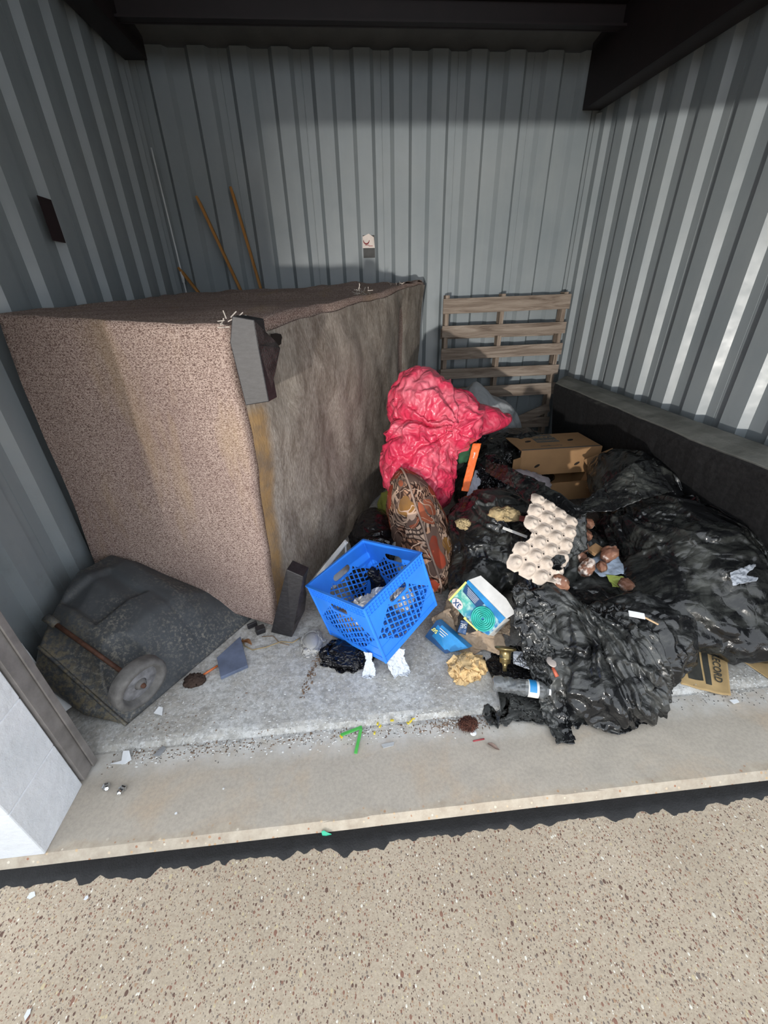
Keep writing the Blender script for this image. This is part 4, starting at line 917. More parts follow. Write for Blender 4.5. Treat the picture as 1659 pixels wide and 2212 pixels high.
# white lid flap along the upper edge
hw2 = prism('white_side', [(.0, 0, 0), (HW * 1.02, 0, 0), (HW * 1.05, -sg * .045, -.012), (HW * .75, -sg * .062, -.016), (HW * .1, -sg * .055, -.012)], (0, 0, -.002), M_PAPER, hb)
for lab, cs, sd, cut in (('wide corrugated brown cardboard torn below the hose box', [(0.408,1.357,0.130), (0.638,1.320,0.170), (0.655,1.234,0.080), (0.448,1.276,0.050)], 71, lambda u, v: v < .9 + .12 * math.sin(u * 9)), ('brown cardboard scrap sticking up behind the hose box', [(0.453,1.590,0.200), (0.534,1.570,0.220), (0.456,1.409,0.120), (0.381,1.483,0.090)], 72, None), ('folded brown cardboard piece between the crate and the hose box', [(0.328,1.461,0.140), (0.435,1.478,0.180), (0.455,1.308,0.070), (0.357,1.368,0.080)], 73, None), ('dirty brown cardboard scrap right of the hose box', [(0.650,1.364,0.200), (0.701,1.368,0.220), (0.679,1.285,0.150), (0.627,1.312,0.150)], 74, None)):
    paper('cardboard_scrap', cs, M_KRAFT, lab, 'cardboard', 34, 34, excess=.12, seed=sd, g=.0004, bend=.15, t=.003, cut=cut, jitter=.004, group='torn cardboard round the hose box')
bb = thing('box', 'small blue box lying on its side before the torn cardboard', 'box', (0.363,1.342,0.060))
bA, bB, bC2, bD = Vector((0.347,1.401,0.110)), Vector((0.466,1.250,0.070)), Vector((0.369,1.284,0.008)), Vector((0.290,1.389,0.020))
bn = (bB - bA).cross(bD - bA).normalized(); bn = bn if bn.z > 0 else -bn
rel(prism('sleeve', [bA, bB, bC2, bD], -bn * .05, M_CYAN, bb, bevel=.002)); e_ = rel(prism('dark_edge', [bD, bC2, bC2 + (bB - bC2) * .25, bD + (bA - bD) * .25], bn * .001, M_NAVY, bb)); rel(prism('dark_end', [bA, bA + (bB - bA) * .18, bD + (bC2 - bD) * .18, bD], bn * .0012, M_NAVY, bb))
bf = frame(bA * .55 + bC2 * .45 - (bB - bA) * .18 + bn * .002, -(bB - bA), bn); text('lettering', "50'", bf, .028, M_YEL, bb, .0004, .0006)
tbc = frame(bA * .70 + bC2 * .30 + (bB - bA) * .12 + bn * .002, (bA - bB), bn); 
for k in range(3):
    bm = bmesh.new(); box(bm, (0, 0, 0), (.05 - .012 * k, .004, .0008)); bm.transform(tbc @ Matrix.Translation((0, .012 * (k - 1), 0))); rel(from_bm('print_line', bm, M_PAPER, bb))
sc_ = paper('box_label', [(0.449,1.348,0.155), (0.482,1.332,0.155), (0.465,1.301,0.100), (0.431,1.325,0.100)], M_NAVY, 'navy torn label with white letters SE lying on the torn cardboard', 'label', 10, 14, excess=0, steps=2)
lM = frame((0.457,1.324,0.137), Vector((0.481,1.321,0.137)) - Vector((0.433,1.326,0.137)), (0, -.55, .8)); text('lettering', 'SE', lM @ Matrix.Translation((0, 0, .004)) @ Matrix.Rotation(R(172), 4, 'Z'), .030, M_PAPER, sc_, .0004)
M_TANP = plain('yellowed_paper', (.62, .44, .22), .85, var=.35, scale=14)
crumple('crumpled_paper', (0.447,1.189,0.040), (.095, .07, .055), M_TANP, 'crumpled yellow-tan paper wad on the slab left of the bottle', 'paper', 75, excess=.7)
# brass fitting
M_BRASS = plain('tarnished_brass', (.26, .20, .09), .32, .85, var=.35, scale=20)
bp0, bp1 = Vector((0.593,1.155,0.170)), Vector((0.575,1.090,0.095))
bMx = frame(bp1, Vector((1, 0, 0)), bp0 - bp1)
zz = (bp0 - bp1).normalized(); xx = Vector((1, .1, 0)); xx = (xx - zz * xx.dot(zz)).normalized(); bMx = Matrix((xx, zz.cross(xx), zz)).transposed().to_4x4(); bMx.translation = bp1
tag(lathe('lamp_fitting', [(0, 0), (.009, 0), (.009, .022), (.012, .024), (.010, .028), (.022, .034), (.023, .050), (.025, .052), (.023, .055), (.024, .078), (.026, .080), (.043, .088), (.046, .094), (.040, .098), (.02, .100), (0, .100)], M_BRASS, None, 32, bMx), 'tarnished brass lamp fitting standing above the plastic bottle', 'lamp fitting')
# water bottle
def mat_clear():
    t = NT('clear_plastic'); t.b.inputs['Transmission Weight'].default_value = .95; t.b.inputs['IOR'].default_value = 1.45
    return t.out((.90, .93, .95), .06, 0, t.bump(t.noise(45, 3), .8, .006))
M_CLEAR = mat_clear()
w0, w1 = Vector((0.508,1.046,0.090)), Vector((0.728,0.982,0.085))
wz = (w1 - w0).normalized(); wx = Vector((0, 0, 1)); wx = (wx - wz * wx.dot(wz)).normalized(); WM = Matrix((wx, wz.cross(wx), wz)).transposed().to_4x4(); WM.translation = w0
wl = (w1 - w0).length
bt = thing('water_bottle', 'crushed clear plastic water bottle with blue label lying on the spread bag', 'bottle', w0)
prof = [(0, .006), (.02, .0), (.029, .006), (.032, .02)] + [(.0315 + .0012 * math.sin(k * 2.1), .02 + k * .0045) for k in range(1, 22)] + [(.0325, wl * .62), (.0325, wl * .80), (.027, wl * .88), (.014, wl * .96), (.0125, wl * .99), (.0125, wl)]
prof = [(r, z) for r, z in prof if z <= wl]; prof.sort(key=lambda p: 0)
prof = [p for a_, b_ in zip(prof, prof[1:]) for p in (a_, ((a_[0] + b_[0]) / 2, (a_[1] + b_[1]) / 2))] + [prof[-1]]
bo = lathe('shell', prof, M_CLEAR, bt, 72, WM)
for v in bo.data.vertices:
    q = WM.inverted() @ v.co; s_ = 1 - .30 * math.exp(-((q.z - wl * .3) / .05) ** 2) * (q.x > 0); q.x *= s_; n_ = .005 * noise.noise(q * 45) + .003 * noise.noise(q * 110); q += Vector((q.x, q.y, 0)).normalized() * n_ if q.xy.length > .002 else Vector(); v.co = WM @ q
rel(bo); m_ = bo.modifiers.new('t', 'SOLIDIFY'); m_.thickness = .0007
rel(lathe('label', [(.0332, wl * .60), (.0334, wl * .62), (.0334, wl * .76), (.0332, wl * .78)], M_PAPER, bt, 40, WM)); 
lb = lathe('label_print', [(.0340, wl * .62), (.0341, wl * .74)], M_CYAN, bt, 40, WM); bm = bmesh.new(); bm.from_mesh(lb.data)
kill = [f for f in bm.faces if (lambda q: not (q.x > .010 and abs(q.y) < .030))(WM.inverted() @ f.calc_center_median())]; bmesh.ops.delete(bm, geom=kill, context='FACES'); bm.to_mesh(lb.data); bm.free(); rel(lb)
rel(lathe('neck_ring', [(.0155, wl * .955), (.0165, wl * .96), (.0165, wl * .985), (.0155, wl * .99)], M_WHITE, bt, 24, WM))
# black curly hairpiece, shirt, spoon
M_HAIR = plain('black_hair', (.006, .006, .007), .28, var=.3)
hr = []
cu = bpy.data.curves.new('hairpiece', 'CURVE'); cu.dimensions = '3D'; cu.bevel_depth = .0011; cu.bevel_resolution = 1
hc = Vector((0.722,1.136,0.130)); rs = random.Random(9)
for k in range(170):
    c_ = hc + Vector((rs.gauss(0, .028), rs.gauss(0, .028), rs.gauss(0, .016))); n_ = Vector((rs.gauss(0, 1), rs.gauss(0, 1), rs.gauss(0, 1))).normalized(); u_ = n_.orthogonal().normalized(); v_ = n_.cross(u_); r_ = rs.uniform(.008, .024); sp = cu.splines.new('POLY'); m = 18; sp.points.add(m - 1); st = rs.uniform(0, 6); tu = rs.uniform(.6, 1.4)
    for i in range(m): a = st + i / m * 6.28 * tu; q = c_ + (u_ * math.cos(a) + v_ * math.sin(a)) * r_ * (1 + .3 * i / m) + n_ * (i - m / 2) * .0012; sp.points[i].co = (q.x, q.y, max(q.z, .02), 1)
ho = bpy.data.objects.new('hairpiece', cu); C.objects.link(ho); cu.materials.append(M_HAIR); tag(ho, 'tangle of black curly hair lying above the bottle in the open bag', 'hairpiece')
paper('white_cloth', [(0.678,1.229,0.150), (0.781,1.171,0.170), (0.777,1.069,0.150), (0.662,1.178,0.120)], M_TISSUE, 'white cloth behind the black curly hair', 'cloth', 24, 24, excess=.15, seed=77)
sp_ = thing('spoon', 'dirty spoon with red-brown handle lying on the edge of the front bag', 'spoon', (0.753,1.051,0.160))
sv = Vector((0.754,1.006,0.140)) - Vector((0.747,1.043,0.170))
rel(link_mesh('bowl', [Vector((0.746,1.051,0.175)) + Vector((q[0] * .018, q[1] * .026, q[2] * .005)) for q in U4], F4, plain('dull_cream', (.48, .42, .38), .5), sp_, True))
rel(tube('handle', [(0.743,1.030,0.168), (0.750,0.999,0.150)], [.006, .008], plain('red_brown', (.45, .10, .05), .5), sp_))

# what shows through the tears of the middle bag
M_OCH = plain('ochre_waste', (.42, .32, .17), .8, var=.5, scale=40)
tag(bag('food_waste', [((0.755,1.724,0.500), (.085, .035, .025), (0, .1, -.35))], (0.755,1.724,0.500), M_OCH, sub=4, seed=5, fcell=.03, facet=.012, excess=.1, steps=4), 'ochre waste showing through the long tear of the middle black bag', 'waste')
tag(bag('food_waste', [((0.550,1.759,0.440), (.035, .022, .022), None)], (0.550,1.759,0.440), M_OCH, sub=4, seed=6, fcell=.02, facet=.010, excess=.1, steps=4), 'small pale clump in the left tear of the middle black bag', 'waste')
tag(boxo('carton_scrap', (0.834,1.646,0.500), (.06, .03, .012), plain('maroon_card', (.20, .045, .035), .6), rot=Euler((.3, .1, -.4))), 'maroon card scrap in the tear left of the egg tray', 'scrap')
tag(boxo('paper_strip', (0.747,1.557,0.485), (.12, .014, .004), M_PAPER, rot=Euler((.5, .25, -.45)), bevel=.001), 'narrow white strip on the middle bag just left of the egg tray', 'paper')
tag(boxo('carton_scrap', (1.081,1.088,0.360), (.06, .025, .004), M_WHITE, rot=Euler((.4, .1, -.3)), bevel=.001), 'white card scrap on top of the front bag near the potatoes', 'scrap')
tag(boxo('stick', (1.134,1.072,0.340), (.06, .005, .005), plain('pale_stick', (.55, .38, .22), .7), rot=Euler((0, .3, -.6)), bevel=0), 'thin pale stick on top of the front bag', 'stick')

paper('grey_cloth', [(1.570,1.221,0.460), (1.737,1.269,0.460), (1.672,1.177,0.440), (1.542,1.162,0.440)], plain('pale_grey_cloth', (.42, .45, .50), .8), 'pale grey-blue scrap showing in the tear of the largest black bag', 'cloth', 26, 22, excess=.10, seed=91, g=.0002, cut=lambda u, v: u < .80 + .2 * math.sin(v * 9))
# ------------------------------------------------------------------ wheeled bin lying under the sofa
def mat_bin():
    t = NT('dirty_grey_bin_plastic'); f = t.noise(4, 6, .6, .5); g = t.noise(70, 6, .75); ge = t.n('ShaderNodeNewGeometry'); nz_ = t.xyz(ge.outputs['Normal'])[2]
    c = t.ramp(f, [(.3, (.038, .042, .047)), (.7, (.07, .077, .084))])
    c = t.mix(t.math('MULTIPLY', t.ramp(g, [(.50, 0), (.60, 1)]), t.ramp(t.noise(3, 4, v=t.mapv(loc=(2, 1, 0))), [(.42, 0), (.66, .8)])), c, (.26, .24, .20))
    y = t.xyz(); a_ = t.math('ADD', t.math('MULTIPLY', y[0], -.565), t.math('MULTIPLY', y[1], -.825))
    m = t.ramp(t.math('ADD', a_, t.math('MULTIPLY', t.noise(14, 5, .7), .10)), [(-.285 + .0, 0), (-.27, .0)])
    c = t.mix(t.math('MULTIPLY', t.ramp(t.noise(45, 6, .75, v=t.mapv(loc=(5, 0, 0))), [(.45, 0), (.6, .85)]), t.ramp(t.math('ADD', t.math('MULTIPLY', a_, -1), t.math('MULTIPLY', t.noise(5, 4), .3)), [(.44, 1), (.60, 0)])), c, (.17, .14, .085))
    return t.out(c, .55, 0, t.bump(g, .25, .003), .4)
M_BIN = mat_bin()
tb = thing('wheeled_bin', 'dirty dark grey wheeled refuse bin lying crushed below the sofa, wheel up', 'bin', (-.99, 1.08, 0))
ta = Vector((.565, .825, 0)); ts_ = Vector((-.885, .465, 0)); R0 = Vector((-.985, 1.075, 0)); NT_, NQ = 90, 80; V = []; F = []
def ip(x, xs, ys): return float(np.interp(x, xs, ys))
rec = Vector((.10, .135))
def bin_pt(t, f):
    w_ = ip(t, (0, .3, .6, .9), (.42, .62, .73, .73)); h = ip(t, (0, .12, .3, .47, .62, .9), (.30, .37, .43, .40, .25, .15))
    b = min(1, t / .14); b = b * b * (3 - 2 * b); g0 = min(1, f / .86); g1 = .66 * f / .20 if f < .20 else .66 + .34 * min(1, (f - .20) / .5) ** .8; q_ = max(0, 1 - abs(f - .20) / .05); g1 -= .05 * q_ * q_
    e = 1 if f < .86 else math.sqrt(max(0, 1 - ((f - .86) / .14) ** 2)); e0 = min(1, f / .03); z = h * ((1 - b) * g0 + b * g1) * e * e0
    s_ = f * w_; d1 = math.hypot((t - .115) / .085, (s_ - .09) / .085)
    if d1 < 1: z -= .085 * (1 - d1 ** 4) * (1 if s_ > .02 else 0)
    d2 = max(abs(t - .27) / .11, abs(s_ - .36) / .10); z -= .030 * (1 / (1 + math.exp((d2 - 1) * 22)))
    z -= .006 * math.exp(-((t - .40) / .006) ** 2)
    z += .012 * noise.noise(Vector((t * 5, s_ * 5, 2))) * (f > .02)
    bulge = -.05 * math.exp(-t / .02) * 0
    p = R0 + ta * (t + .035 * (z / .3) * (t < .0)) + ts_ * s_; p.z = max(.004, z); p.x = max(p.x, -1.385); return p
for i in range(NT_):
    for k in range(NQ): V.append(bin_pt(.9 * (i / (NT_ - 1)) ** 1.2, k / (NQ - 1)))
for i in range(NT_ - 1):
    for k in range(NQ - 1): a = i * NQ + k; F.append((a, a + 1, a + NQ + 1, a + NQ))
# bulging floor plate of the bin facing the doorway, closed down to the slab
base = len(V); NB = 14
for j in range(1, NB + 1):
    for k in range(NQ):
        p = bin_pt(0, k / (NQ - 1)); f = j / NB; q = Vector((p.x, p.y, max(.004, p.z * (1 - f)))) - ta * (.055 * math.sin(math.pi * min(1, f * 1.1) * .9) * min(1, p.z / .12)); q.x = max(q.x, -1.385); V.append(q)
for k in range(NQ - 1):
    F.append((k, k + 1, base + k + 1, base + k))
    for j in range(NB - 1): a = base + j * NQ + k; F.append((a, a + 1, a + NQ + 1, a + NQ))
rel(link_mesh('shell', V, F, M_BIN, tb, True))
ridge = [bin_pt(0, k / 30 * .86) + Vector((0, 0, .004)) - ta * .004 for k in range(31)]
rel(tube('rim_ridge', ridge, .007, M_BIN, tb, 8))
M_RUST = plain('rusty_axle', (.10, .045, .028), .7, .3, var=.5, scale=40)
ax0, ax1 = Vector((-0.935,1.151,0.155)), Vector((-1.273,1.301,0.395))
rel(tube('axle', [ax0, ax1], .009, M_RUST, tb, 10))
rel(tube('axle_end', [ax1 + (ax0 - ax1) * .10, ax1 - (ax0 - ax1) * .02], .017, M_BIN, tb, 12))
zz = (ax0 - ax1).normalized(); xx = Vector((0, 0, 1)); xx = (xx - zz * xx.dot(zz)).normalized(); WM = Matrix((xx, zz.cross(xx), zz)).transposed().to_4x4(); wc_ = Vector((-0.903,1.120,0.190)); zz = (zz * .68 + (Vector((0, 0, 1.5)) - wc_).normalized() * .34).normalized(); xx = Vector((0, 0, 1)); xx = (xx - zz * xx.dot(zz)).normalized(); WM = Matrix((xx, zz.cross(xx), zz)).transposed().to_4x4(); WM.translation = wc_
M_TYRE = plain('scuffed_grey_tyre', (.13, .125, .12), .75, var=.35, scale=30, bump=.3)
wh = rel(lathe('wheel', [(.0, -.034), (.085, -.034), (.098, -.030), (.106, -.020), (.106, .020), (.099, .030), (.084, .031), (.078, .022), (.070, .004), (.03, .002), (.022, .010), (.018, .022), (0, .022)], M_TYRE, tb, 40, WM))
hubc = lathe('hub_cap', [(.072, .005), (.055, .009), (.024, .010)], plain('pale_hub', (.20, .20, .21), .6, var=.5, scale=35), wh, 40, WM); rel2 = hubc
hubc.matrix_parent_inverse = Matrix()
rel_loc = tb.location.copy()
hubc.matrix_parent_inverse = Matrix()
lathe('hub_nut', [(0, .034), (.008, .034), (.010, .022)], M_RUST, wh, 8, WM)

# ------------------------------------------------------------------ boards and bits round the sofa
M_BLUEB = plain('blue_grey_board', (.13, .16, .24), .6, var=.35, scale=12)
tag(prism('board', [(-0.707,1.363,0.028), (-0.623,1.480,0.035), (-0.554,1.308,0.020), (-0.662,1.254,0.020)], (0, 0, -.018), M_BLUEB, bevel=.002), 'blue-grey board scrap sticking out from beneath the bin', 'board')
tag(tube('orange_stick', [(-0.758,1.279,0.008), (-0.698,1.329,0.010)], .005, plain('orange_plastic', (.75, .20, .06), .5)), 'orange stick lying between bin and blue-grey board', 'stick')
tag(bag('dirt_clod', [((-0.779,1.257,0.010), (.045, .03, .022), None)], (-0.778,1.255,0.012), plain('dark_dirt', (.05, .03, .022), .95, bump=1), sub=4, seed=2, fcell=.02, facet=.006, excess=.1, steps=4), 'dark brown dirt clod at the floor edge of the bin', 'clod')
bm = bmesh.new(); box(bm, (-0.537,1.529,0.020), (.045, .035, .035), rot=Euler((.1, .1, .5))); box(bm, (-0.585,1.567,0.020), (.05, .012, .03), rot=Euler((0, 0, .5)))
tag(from_bm('plastic_plug', bm, M_FOOT, bevel=.004), 'small black plastic plug on the slab under the sofa corner', 'plug')
lp = [(-0.620,1.489,0.006), (-0.601,1.444,0.004), (-0.557,1.413,0.004), (-0.492,1.423,0.004), (-0.423,1.450,0.005), (-0.365,1.437,0.005), (-0.331,1.463,0.006)]
tag(tube('wire', lp, .0028, plain('tan_wire', (.36, .27, .14), .6)), 'tan wire curling over the slab before the bottom sofa foot', 'wire')
tag(tube('wire', [(-0.525,1.495,0.005), (-0.468,1.491,0.006), (-0.432,1.446,0.004), (-0.379,1.422,0.004)], .0022, plain('brown_wire', (.22, .15, .09), .6)), 'thin brown wire crossing the tan wire', 'wire')
def leaf(c, l, w_, ang, mat, label, name='leaf', curl=.02):
    V, F = sheet(14, 7, lambda u, v: Vector(((u - .5) * l, (v - .5) * w_ * math.sin(math.pi * min(1, u * .9 + .08)), curl * (abs(v - .5) * 2) ** 2 * .5 + curl * .5 * math.sin(u * 5)))); M = Matrix.Translation(c) @ Matrix.Rotation(ang, 4, 'Z')
    o = link_mesh(name, [M @ Vector(p) for p in V], F, mat, None, True); thicken(o, .0008); return tag(o, label, name)
M_LEAF = plain('dead_leaf', (.26, .12, .05), .7, var=.4)
leaf((-0.592,1.453,0.015), .07, .026, 1.0 + math.pi / 2, M_LEAF, 'curled brown leaf at the end of the tan wire')
leaf((0.454,0.843,-0.008), .045, .016, -.6, plain('grey_brown_leaf', (.22, .15, .12), .7), 'small brown leaf on the sill below the open bag', curl=.008)
tag(tube('red_stick', [(0.384,0.872,-0.008), (0.429,0.876,-0.008)], .0028, plain('red_plastic', (.30, .03, .04), .4)), 'tiny red stick on the sill beside the husk clump', 'stick')
# chrome nuts
M_CHR = plain('chrome', (.62, .64, .66), .12, 1, var=.1)
for p, r_, lab in (((-0.948,0.837,0.000), .017, 'chrome wheel nut nearer the white block pier'), ((-0.891,0.820,0.000), .016, 'chrome wheel nut farther from the white block pier')):
    M = Matrix.Translation(Vector(p) + Vector((0, 0, .002))) @ Euler((.9, .35 * (1 if r_ > .0165 else -1), .5)).to_matrix().to_4x4()
    o = lathe('wheel_nut', [(0, .016), (.006, .015), (.0095, .010), (.011, .002), (.011, -.010), (.014, -.013), (.014, -.016), (.007, -.016), (.006, -.006), (0, -.006)], M_CHR, None, 6, M); o.data.polygons.foreach_set('use_smooth', [False] * len(o.data.polygons)); o.scale = (1, 1, 1); tag(o, lab, 'nut', 'chrome nuts on the sill')
# broken white plate / shards
def shard(pts, lab, mat=M_WHITE, z=.004, name='plastic_shard'): return tag(prism(name, pts, (0, 0, -.003), mat), lab, 'shard')
shard([(-0.985,0.928,-0.008), (-0.946,0.934,-0.006), (-0.951,0.965,0.004), (-0.927,0.963,0.006), (-0.909,0.934,-0.004), (-0.928,0.922,-0.008)], 'white curved shard lying on the left end of the sill')
shard([(-0.897,1.112,0.010), (-0.883,1.135,0.018), (-0.865,1.130,0.016), (-0.859,1.099,0.008)], 'white shard on the slab near the bin tip')
shard([(-1.164,1.018,0.006), (-1.145,1.017,0.016), (-1.122,0.985,0.000), (-1.122,0.970,-0.004)], 'white shard standing beside the foot of the steel jamb')
shard([(1.481,0.926,0.000), (1.514,0.927,0.000), (1.515,0.915,-0.002), (1.487,0.910,-0.002)], 'small white shard right of the printed kraft bag')
shard([(0.032,0.896,-0.008), (0.083,0.901,-0.008), (0.078,0.887,-0.008), (0.038,0.881,-0.008)], 'clear plastic sliver on the middle of the sill', plain('clear_sliver', (.50, .51, .51), .15))
shard([(-0.834,0.941,-0.005), (-0.810,0.976,-0.003), (-0.795,0.964,-0.003), (-0.808,0.939,-0.006)], 'grey plastic shard lying in the groove at the left', plain('grey_shard', (.28, .29, .30), .6))
sl = [((-1.412,1.255,0.300), (-1.302,1.165,0.080)), ((-1.410,1.253,0.280), (-1.286,1.155,0.070)), ((-1.411,1.257,0.260), (-1.272,1.146,0.060)), ((-1.413,1.258,0.240), (-1.259,1.140,0.050)), ((-1.416,1.259,0.220), (-1.247,1.135,0.040))]
for k, (a, b) in enumerate(sl):
    a, b = Vector(a), Vector(b); d = b - a; bm = bmesh.new(); box(bm, (a + b) / 2, (d.length, .05, .0025), rot=d.to_track_quat('X', 'Z').to_euler())
    tag(from_bm('siding_strip', bm, M_WHITE), ['topmost of the white slats stacked behind the steel jamb', 'second white slat of the stack behind the jamb', 'middle white slat of the stack behind the jamb', 'fourth white slat of the stack behind the jamb', 'lowest white slat of the stack behind the jamb, nearest the bin'][k], 'slat', 'white slats between jamb and bin')
# green strips
M_GRN = plain('green_plastic', (.08, .42, .08), .45, var=.2)
gs = thing('green_strip', 'bent bright green plastic strip in the groove between slab and sill', 'strip', (-0.052,0.960,0.000))
for a, b in (((-0.124,0.946,-0.004), (-0.039,0.967,0.002)), ((-0.043,0.959,0.004), (-0.068,0.871,-0.008))):
    a, b = Vector(a), Vector(b); bm = bmesh.new(); box(bm, (a + b) / 2, ((b - a).length, .012, .004), rot=(b - a).to_track_quat('X', 'Z').to_euler()); rel(from_bm('limb', bm, M_GRN, gs, bevel=.001))
M_YP = plain('yellow_plastic', (.78, .60, .04), .5, var=.1)
for k, p in enumerate(((0.024, 0.978, -0.004), (0.033, 0.966, -0.004), (0.083, 0.986, -0.004), (0.145, 0.968, -0.004), (0.157, 0.974, -0.004), (0.009, 0.941, -0.004), (0.169, 0.983, -0.004), (-0.122, 0.94, -0.004))):
    p = Vector(p); o = boxo('yellow_chip', p, (.014, .007, .004), M_YP, rot=Euler((random.random(), random.random(), random.random() * 3)), bevel=0); tag(o, 'yellow plastic chip in the groove, ' + ('second to the right of the green strip', 'third to the right of the green strip', 'fourth to the right of the green strip', 'fifth to the right of the green strip', 'second nearest to the brown fibre clump'.replace('second', 'third'), 'second nearest to the brown fibre clump', 'nearest to the brown fibre clump', 'at the left tip of the green strip')[(1 if k == 1 else 0, 1, 3, 4, 5, 0, 6, 7)[k] if k not in (0, 1, 2, 3, 4, 5, 6) else (0, 1, 2, 4, 5, 3, 6)[k]], 'chip', 'yellow chips in the groove')
tag(prism('teal_scrap', [(-0.187,0.645,-0.036), (-0.178,0.645,-0.030), (-0.169,0.641,-0.034), (-0.154,0.637,-0.040), (-0.172,0.635,-0.040), (-0.184,0.637,-0.040)], (0, 0, .004), plain('teal_plastic', (.03, .45, .26), .4)), 'small teal scrap on the black joint', 'scrap')
# husk clump
cu = bpy.data.curves.new('fibre_clump', 'CURVE'); cu.dimensions = '3D'; cu.bevel_depth = .0009; cu.bevel_resolution = 0; rs = random.Random(19); hc = Vector((0.381,0.932,0.012))
for k in range(330):
    th = rs.uniform(0, 6.28); ph = rs.uniform(0, 1.4); d = Vector((math.cos(th) * math.cos(ph) * 1.3, math.sin(th) * math.cos(ph), math.sin(ph) * .8)); sp = cu.splines.new('POLY'); sp.points.add(4); t0 = d.cross(Vector((rs.gauss(0, 1), rs.gauss(0, 1), rs.gauss(0, 1)))).normalized()
    for i in range(5): q = hc + d * rs.uniform(.020, .036) * .9 + t0 * (i - 2) * .007 + Vector((0, 0, -.008)); sp.points[i].co = (q.x, q.y, max(q.z, -.010), 1)
fo = bpy.data.objects.new('fibre_clump', cu); C.objects.link(fo); cu.materials.append(plain('brown_fibre', (.10, .035, .022), .9, var=.6, scale=60)); tag(fo, 'reddish brown fibrous clump in the groove left of the front bag', 'clump')
tag(lathe('white_disc', [(0, .004), (.012, .004), (.013, 0)], M_WHITE, None, 20, Matrix.Translation((0.394,0.905,-0.010))), 'white round disc under the brown fibrous clump', 'disc')
# printed kraft bags at the right end of the sill
M_KP = plain('yellowed_kraft', (.52, .36, .17), .85, var=.25, scale=9); M_INK = plain('faded_black_ink', (.045, .045, .038), .8, var=.4, scale=20)
k1 = [(1.290,1.065,0.030), (1.644,1.208,0.050), (1.595,1.030,-0.004), (1.498,0.943,-0.008), (1.354,1.015,0.000)]
nb = thing('kraft_bag', 'yellowed printed kraft bag lying flat between the front and the largest black bag', 'paper bag', (1.478,1.061,0.010))
fnk = bilinear((1.340,1.017,-0.006), (1.496,0.939,-0.008), (1.736,1.261,0.030), (1.451,1.263,0.030))
fk = lambda u, v: fnk(u, v) + Vector((0, 0, .006 + .004 * noise.noise(Vector((u * 4, v * 4, 0))) + (.010 * max(0, u - .85) / .15)))
V, F = sheet(30, 30, fk); ko = rel(link_mesh('sheet', V, F, M_KP, nb, True)); thicken(ko, .001)
def kpatch(u0, u1, v0, v1, mat, nm='printed_block'):
    V, F = sheet(12, 12, lambda u, v: fk(u0 + (u1 - u0) * u, v0 + (v1 - v0) * v) + Vector((0, 0, .0016))); return rel(link_mesh(nm, V, F, mat, nb, True))
kpatch(.20, .50, .14, .80, M_INK); kpatch(.54, .66, .10, .95, M_INK)
ku = (fk(.80, .95) - fk(.80, .15)); km = frame(fk(.79, .46) + Vector((0, 0, .006)), -ku, (0, 0, 1)); text('lettering', 'ITY RECORD', km, .040, M_INK, nb, .0004, .0005)
paper('kraft_bag', [(1.697,1.108,0.040), (1.732,0.993,0.000), (1.897,1.040,0.010), (1.929,1.171,0.040)], M_KP, 'second yellowed kraft bag at the right edge below the largest black bag', 'paper bag', 24, 24, excess=.03, seed=81)
# loose grit and crumbs
def grit(name, pts, size, mat, label, cat, flat=.5):
    V = []; F = []
    for p in pts:
        r_ = size * random.uniform(.35, 1.2); n0 = len(V); a = random.uniform(0, 6.28); el = random.uniform(.5, 1.6)
        for k in range(5): t_ = a + k * 1.2566; V.append((p[0] + math.cos(t_) * r_ * el, p[1] + math.sin(t_) * r_ / el * random.uniform(.6, 1.2), p[2]))
        V.append((p[0], p[1], p[2] + r_ * flat)); F += [(n0 + k, n0 + (k + 1) % 5, n0 + 5) for k in range(5)] + [tuple(n0 + k for k in range(5))]
    o = link_mesh(name, V, F, mat); return tag(o, label, cat, kind='stuff')
random.seed(11)
def floorz(x, y): return slab_z(x, y) + .0025 * nz(x, y, 9) if y > .96 else sill_z(x, y)
def along(n, x0, x1, yc, ys):
    P_ = []
    for k in range(n): x = random.uniform(x0, x1); y = yc + random.gauss(0, ys); P_.append((x, y, floorz(x, y) + .0005))
    return P_
M_WCH = plain('white_chips', (.62, .62, .60), .8, var=.3, scale=50); M_BCH = plain('brown_crumbs', (.20, .13, .085), .9, var=.6, scale=60); M_GCH = plain('dark_grit', (.07, .065, .06), .9, var=.5, scale=60)
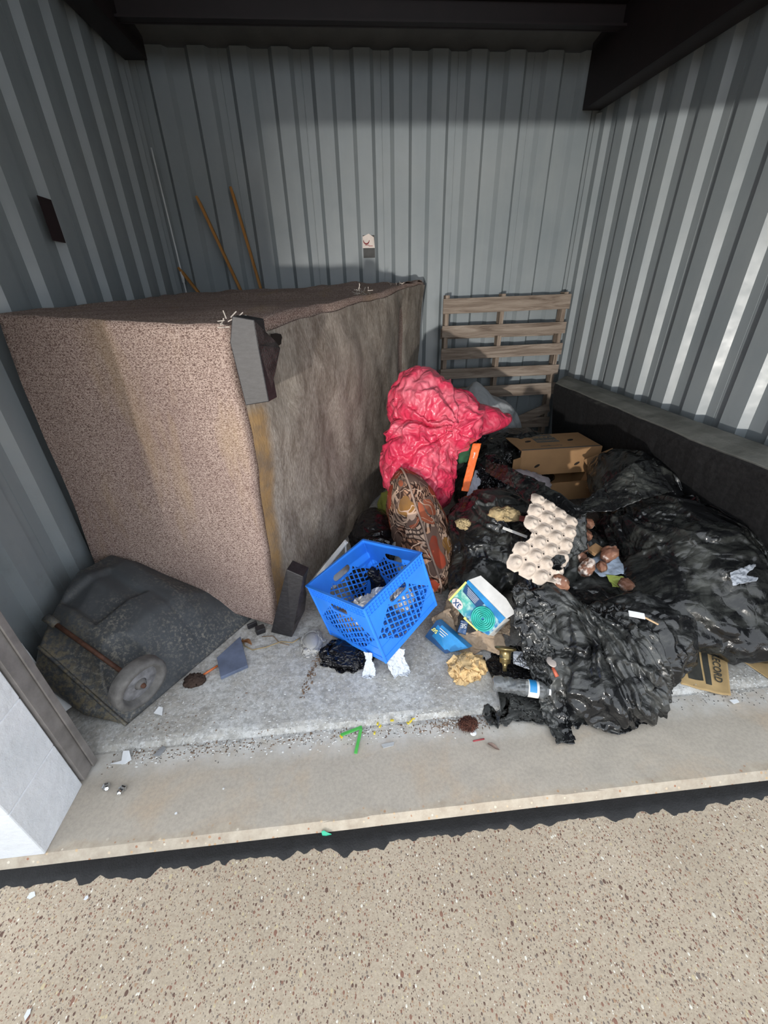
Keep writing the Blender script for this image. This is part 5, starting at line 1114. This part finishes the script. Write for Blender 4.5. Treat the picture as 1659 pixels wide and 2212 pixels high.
grit('white_chips', along(420, -1.0, .45, .955, .022) + along(160, 1.35, 1.9, 1.0, .03) + along(200, -1.0, .5, 1.10, .10), .0045, M_WCH, 'white paint chips scattered in and near the groove', 'debris')
grit('brown_crumbs', along(420, -1.0, .48, .955, .018) + along(160, .25, .48, .955, .015) + along(60, -.95, -.5, 1.05, .05), .0036, M_BCH, 'brown crumbs lying in the groove along the slab edge', 'debris')
grit('dark_grit', along(700, -1.0, 2.0, .955, .022) + along(220, 1.2, 1.9, 1.08, .06), .0025, M_GCH, 'dark grit along the groove', 'debris')
dp = []
for k in range(160):
    f = random.random(); a, b = Vector((-0.225,1.377,0.000)), Vector((-0.287,1.141,0.000)); p = a.lerp(b, f) + Vector((random.gauss(0, .010), random.gauss(0, .012), 0)); dp.append((p.x, p.y, .002))
grit('rust_crumbs', dp, .0045, M_BCH, 'streak of brown crumbs on the slab left of the crate corner', 'debris')
for k, (p, s_) in enumerate((((-1.046,0.572,-0.044), .014), ((-0.877,0.551,-0.044), .008), ((-0.899,0.338,-0.044), .012), ((-0.676,0.735,-0.010), .006))):
    tag(prism('paper_scrap', [Vector(p) + Vector((s_ * math.cos(a) * random.uniform(.5, 1), s_ * math.sin(a) * random.uniform(.4, 1), 0)) for a in (0, 1.1, 2.3, 3.5, 4.9)], (0, 0, .001), M_WHITE), ['white paper scrap on the pavement at the far left by the joint', 'tiny white scrap on the pavement right of the larger one', 'white scrap in the bottom left corner of the pavement', 'tiny white fleck on the sill'][k], 'scrap')

# ------------------------------------------------------------------ lettering and curls as plain meshes
bpy.context.view_layer.update(); dg = bpy.context.evaluated_depsgraph_get()
for o in [o for o in C.objects if o.type in ('FONT', 'CURVE')]:
    me = bpy.data.meshes.new_from_object(o.evaluated_get(dg)); nm = o.name; par, pin_, mb = o.parent, o.matrix_parent_inverse.copy(), o.matrix_basis.copy(); props = {k: o[k] for k in o.keys() if isinstance(o[k], str)}
    bpy.data.objects.remove(o); q = bpy.data.objects.new(nm, me); C.objects.link(q); q.parent = par
    if par is not None: q.matrix_parent_inverse = pin_
    q.matrix_basis = mb
    for k, v in props.items(): q[k] = v
